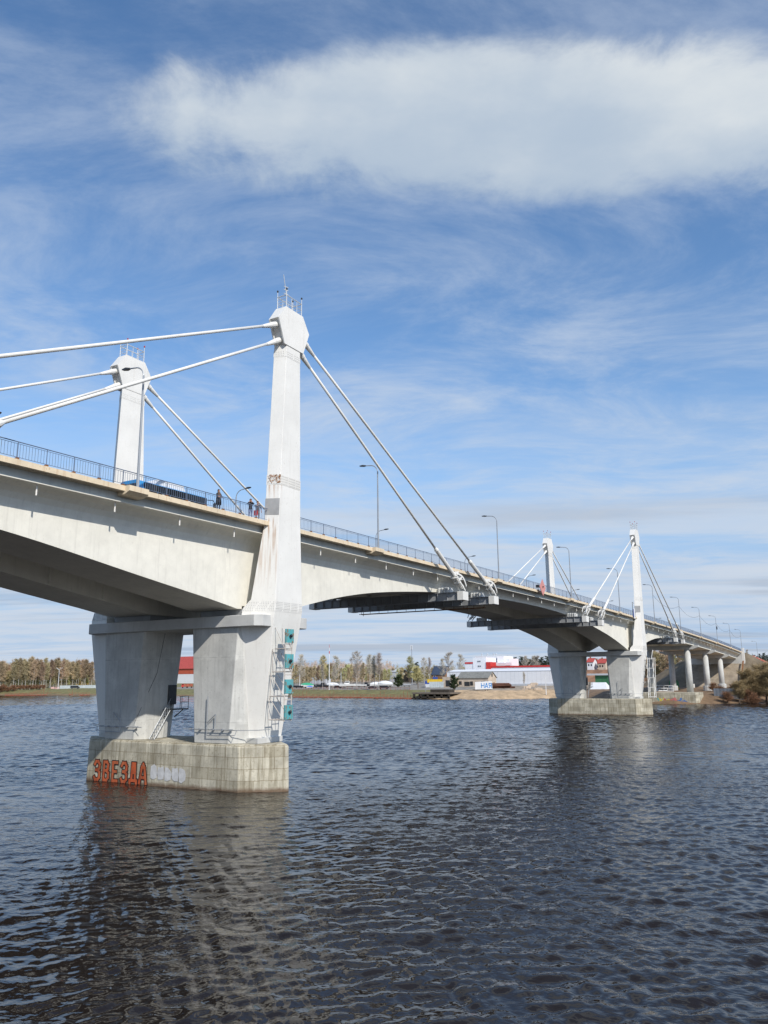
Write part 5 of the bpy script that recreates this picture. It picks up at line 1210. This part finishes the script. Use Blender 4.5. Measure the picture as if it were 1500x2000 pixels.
# ---- sand bank yard
tr = thing('covered_trailer', 'trailer under a white tarpaulin with blue letters on the sand', 'trailer', tuple(site(944, 322)), across(944))
q = MB(); q.loft([[(-3.4, y, .5), (3.4, y, .4), (3.4, y, 3.3), (.4, y, 3.45), (-3.2, y, 3.6)] for y in (-1.3, 1.3)]); q.build('tarpaulin', TARPW, tr, bevel=.08)
q = MB(); q.box(-3, 3, -1.1, 1.1, .25, .49); q.tube([(3, 0, .35), (4.4, 0, .35)], .08, 5); q.build('chassis', DARK, tr)
for x in (-1.5, -.6):
    for s_ in (-1, 1): q = MB(); q.loft([[(x + .38 * math.cos(a), y, .38 + .38 * math.sin(a)) for a in [6.283 * k / 10 for k in range(10)]] for y in (s_ * .9, s_ * 1.15)]); q.build('wheel', TYRE, tr)
q = MB(); yq = -1.315; k_ = 0
def ls(x0, a, b_, w_=.3):
    global k_; k_ += 1; A = Vector((-x0 - a[0], 0, 1.0 + a[1])); B = Vector((-x0 - b_[0], 0, 1.0 + b_[1])); d = (B - A).normalized(); n = Vector((-d.z, 0, d.x)); y = SIDE * (1.31 + .002 * k_)
    q.add([(v.x, y, v.z) for v in (A - n * w_ / 2, B - n * w_ / 2, B + n * w_ / 2, A + n * w_ / 2)], [(0, 1, 2, 3)])
SIDE = 1     # the side that looks at the river
for x0, segs in ((-.9, [((0, 0), (0, 1.9)), ((1.1, 0), (1.1, 1.9)), ((0, .95), (1.1, .95))]), (.55, [((0, 0), (.55, 1.9)), ((1.1, 0), (.55, 1.9)), ((.25, .6), (.85, .6))]), (2.05, [((1., 0), (1., 1.9)), ((.05, .9), (.05, 1.9)), ((0, 1.75), (1., 1.75)), ((0, .95), (1., .95)), ((.6, .9), (0, 0))])):
    for a, b_ in segs: ls(x0, a, b_)
q.build('lettering', mat('blue_letters', (.03, .22, .55), .7), tr)
pp = random.Random(8)
for i in range(22):
    t = None; p = site(962 + i % 11 * 2.4, 352 - (i // 11) * .8); L_ = pp.uniform(6, 11); q = MB(); rr_ = pp.uniform(.28, .45); n = 12; hz = .4 + .75 * (i // 11) + pp.uniform(0, .9)
    if i % 11 > 8: L_ *= .6
    ang = across(975) + pp.uniform(-.12, .12)
    q.loft([[(x, r_ * math.cos(a), r_ * math.sin(a)) for a in [6.283 * k / n for k in range(n)]] for x, r_ in ((-L_ / 2, rr_), (L_ / 2, rr_))], cap=True)
    o = q.build('steel_pipe', PIPE); o.location = (p.x, p.y, p.z + hz); o.rotation_euler.z = ang; tag(o, 'rusty brown steel pipe in the pile right of the ruined shed', 'pipe', 'rusty pipes piled on the yard')
for i in range(26):
    p = site(1024 + (i * 7 % 29), 324 + i % 4); q = MB(); a, b_, c_ = pp.uniform(.6, 1.2), pp.uniform(.4, .6), pp.uniform(.35, .6); q.loft([[(-a, -b_, 0), (a, -b_, 0), (a, b_, 0), (-a, b_, 0)], [(-a, -b_, c_ * 1.6), (a * .95, -b_, c_ * 1.7), (a * .95, b_, c_ * 1.6), (-a, b_, c_ * 1.6)]])
    o = q.build('concrete_block', PLAST, bevel=.06); o.location = (p.x, p.y, p.z + (i % 4) * .62); o.rotation_euler = (0, pp.uniform(-.08, .08), across(1030) + pp.uniform(-.4, .4)); tag(o, 'pale broken concrete block in the heap before the white hall', 'block', 'concrete blocks heaped on the yard')
# ---- pontoon pier and floating docks
pn = thing('timber_pier', 'dark timber pier with a flat deck at the end of the grass bank', 'pier', (226, 93, 0), 0)
q = MB(); q.box(-1, 9, -8, 8.5, 1.9, 2.5); q.build('pier_deck', mat('weathered_planks', (.16, .13, .10), .9, .2, .8), pn)
for x in (-.6, 4):
    for k in range(6): q = MB(); q.box(x - .3, x + .3, -7.6 + 3 * k, -6.9 + 3 * k, -1, 1.9); q.build('pile', WOOD, pn)
q = MB(); q.box(-.9, -.6, -7.5, 8, .5, 1.0); q.build('fender', WOOD, pn)
q = MB(); q.box(2, 7, -6, 2, 2.51, 3.6); q.build('hut', WOOD, pn)
q = MB(); q.tube([(0, 3, 2.5), (0, 3, 5)], .08, 5); q.build('mooring_post', POLE, pn)
def dock(u0, u1, off, n, lab, base):
    t = None
    for i in range(n):
        u = u0 + (u1 - u0) * (i + .5) / n; D = float(np.interp(u, *base)); p = site(u, D - off); rz = across(u); Ls = (site(u0 + (u1 - u0) * (i + 1) / n, D - off) - site(u0 + (u1 - u0) * i / n, D - off)).length * .9
        t = thing('floating_dock', lab, 'dock', (p.x, p.y, 0), rz, 'orange floating docks along the bank')
        q = MB(); q.box(-Ls / 2, Ls / 2, -.9, .9, .12, .45); q.build('deck', DOCK, t)
        q = MB(); 
        for k in (-.35, .35): q.box(k * Ls - .8, k * Ls + .8, -.85, .85, -.3, .12)
        q.build('float', WOOD, t)
        q = MB()
        for k in range(4): x = -Ls / 2 + Ls * k / 3; q.tube([(x, .8, .45), (x, .8, 1.6 + (1.3 if (i * 3 + k) % 5 == 0 else 0))], .06, 5)
        q.tube([(-Ls / 2, .8, 1.5), (Ls / 2, .8, 1.5)], .045, 5); q.tube([(-Ls / 2, .8, 1.0), (Ls / 2, .8, 1.0)], .035, 5); q.build('rail', DOCK, t)
dock(573, 808, 2.5, 12, 'orange floating dock section along the grass bank by the boat park', ([560, 700, 800, 850], [366, 345, 320, 310]))
dock(12, 178, 3, 8, 'orange floating dock section along the bank at the left wood', ([0, 60, 120, 180], [524, 512, 520, 482]))
def bank_rail(u0, u1, off, lab):
    t = thing('bank_railing', lab, 'railing'); pm = None; pts = []
    for k in range(25):
        u = u0 + (u1 - u0) * k / 24; D = float(np.interp(u, [0, 60, 120, 180, 560, 700, 800, 850], [524, 512, 520, 482, 366, 345, 320, 310])) + off; p = site(u, D); pts.append(p)
        if pm is None: q = MB(); q.tube([(0, 0, 0), (0, 0, 1.5)], .06, 4); pm = o = q.build('post', DOCK, t)
        else: o = pm.copy(); col.objects.link(o); o.parent = t
        o.location = p
    r_ = MB()
    for h in (.8, 1.45): r_.tube([p + Vector((0, 0, h)) for p in pts], .05, 4)
    r_.build('rails', DOCK, t)
bank_rail(575, 800, 17, 'rusty orange railing along the top of the grass bank')
bank_rail(14, 90, 9, 'rusty orange railing in front of the left wood')
# ---- under the approach
bt = thing('white_boat', 'small white river boat with railings moored behind the column footing', 'boat', (222, 7, 1.7), across(1305))
q = MB(); rings = []
for k in range(9): f = k / 8; x = (f - .5) * 8; w_ = 1.4 * (1 if f < .6 else max(.05, 1 - ((f - .6) / .4) ** 2)); rings.append([(x, -w_, 1.5), (x, -w_ * .8, .3), (x, 0, 0), (x, w_ * .8, .3), (x, w_, 1.5)])
q.loft(rings); q.build('hull', HULL, bt); q = MB(); q.loft([[(-2.2, y, 1.5), (-2.2, y, 2.5), (.8, y, 2.5), (1.5, y, 1.5)] for y in (-.9, .9)]); cb = q.build('cabin', HULL, bt); q = MB(); q.loft([[(-1.9, y, 1.85), (-1.9, y, 2.3), (.6, y, 2.3), (.9, y, 1.85)] for y in (-.93, .93)]); q.build('window', GLASS, cb)
q = MB(); 
for x in (-3.8, -2.5, -1, .5, 2): q.tube([(x, 1.3, 1.5), (x, 1.3, 3.2)], .05, 4); q.tube([(x, -1.3, 1.5), (x, -1.3, 3.2)], .05, 4)
for s_ in (-1.3, 1.3):
    for z in (2.3, 3.2): q.tube([(-3.8, s_, z), (2, s_, z)], .05, 4)
q.build('railing', HULL, bt)
gc_ = thing('green_container', 'green container with a slanted top under the bridge, beside a column foot', 'container', tuple(site(1315, 300)), across(1315)); q = MB(); q.loft([[(-1.6, y, -.3), (1.6, y, -.3), (1.6, y, 3.1), (-1.2, y, 3.3), (-1.6, y, 2.6)] for y in (-1.2, 1.2)]); q.build('box', GREEN, gc_); q = MB(); q.box(-1.5, 1.3, 1.21, 1.25, .2, .9); q.build('yellow_stripe', YEL, gc_)
wp = thing('white_board', 'pale tilted board lying on the right bank at the water edge', 'board', tuple(site(1436, 268)), across(1436)); q = MB(); q.loft([[(-1.6, -.05, -.2), (1.5, -.05, -.4), (1.6, .5, 1.7), (-1.4, .5, 1.9)], [(-1.6, .05, -.2), (1.5, .05, -.4), (1.6, .6, 1.7), (-1.4, .6, 1.9)]]); q.build('sheet', TARPW, wp)
# painted red and white patch on the embankment slope
pt = thing('painted_slope_patch', 'red and white painted stone patch on the embankment slope beside the bridge end', 'painted patch')
rr = random.Random(4); rm = MB(); wmh = MB()
for i in range(240):
    x = 306 + rr.uniform(0, 34); yy = -12.5 - rr.uniform(0, 8) * (1 - .3 * (x - 306) / 34); z = gz(x, yy)
    s_ = rr.uniform(.35, .8); tgt = rm if (math.sin(x * .35) + math.sin(yy * .8 + 1) + rr.uniform(-.6, .6)) > 0 else wmh
    tgt.lathe([(s_, -.15), (s_ * .9, .22), (s_ * .4, .32)], (x, yy, z), 6)
rm.build('red_stones', mat('red_stone', (.42, .12, .08), .9, .2), pt); wmh.build('white_stones', mat('white_stone', (.62, .58, .5), .9, .15), pt)
# drain channel on the cone
q = MB(); q.bar((297, -9.9, 13.4), (278, -10.4, 3.0), .5, .25); tag(q.build('drain_channel', RUST), 'rust red drain channel running down the concrete slope under the bridge end', 'drain')
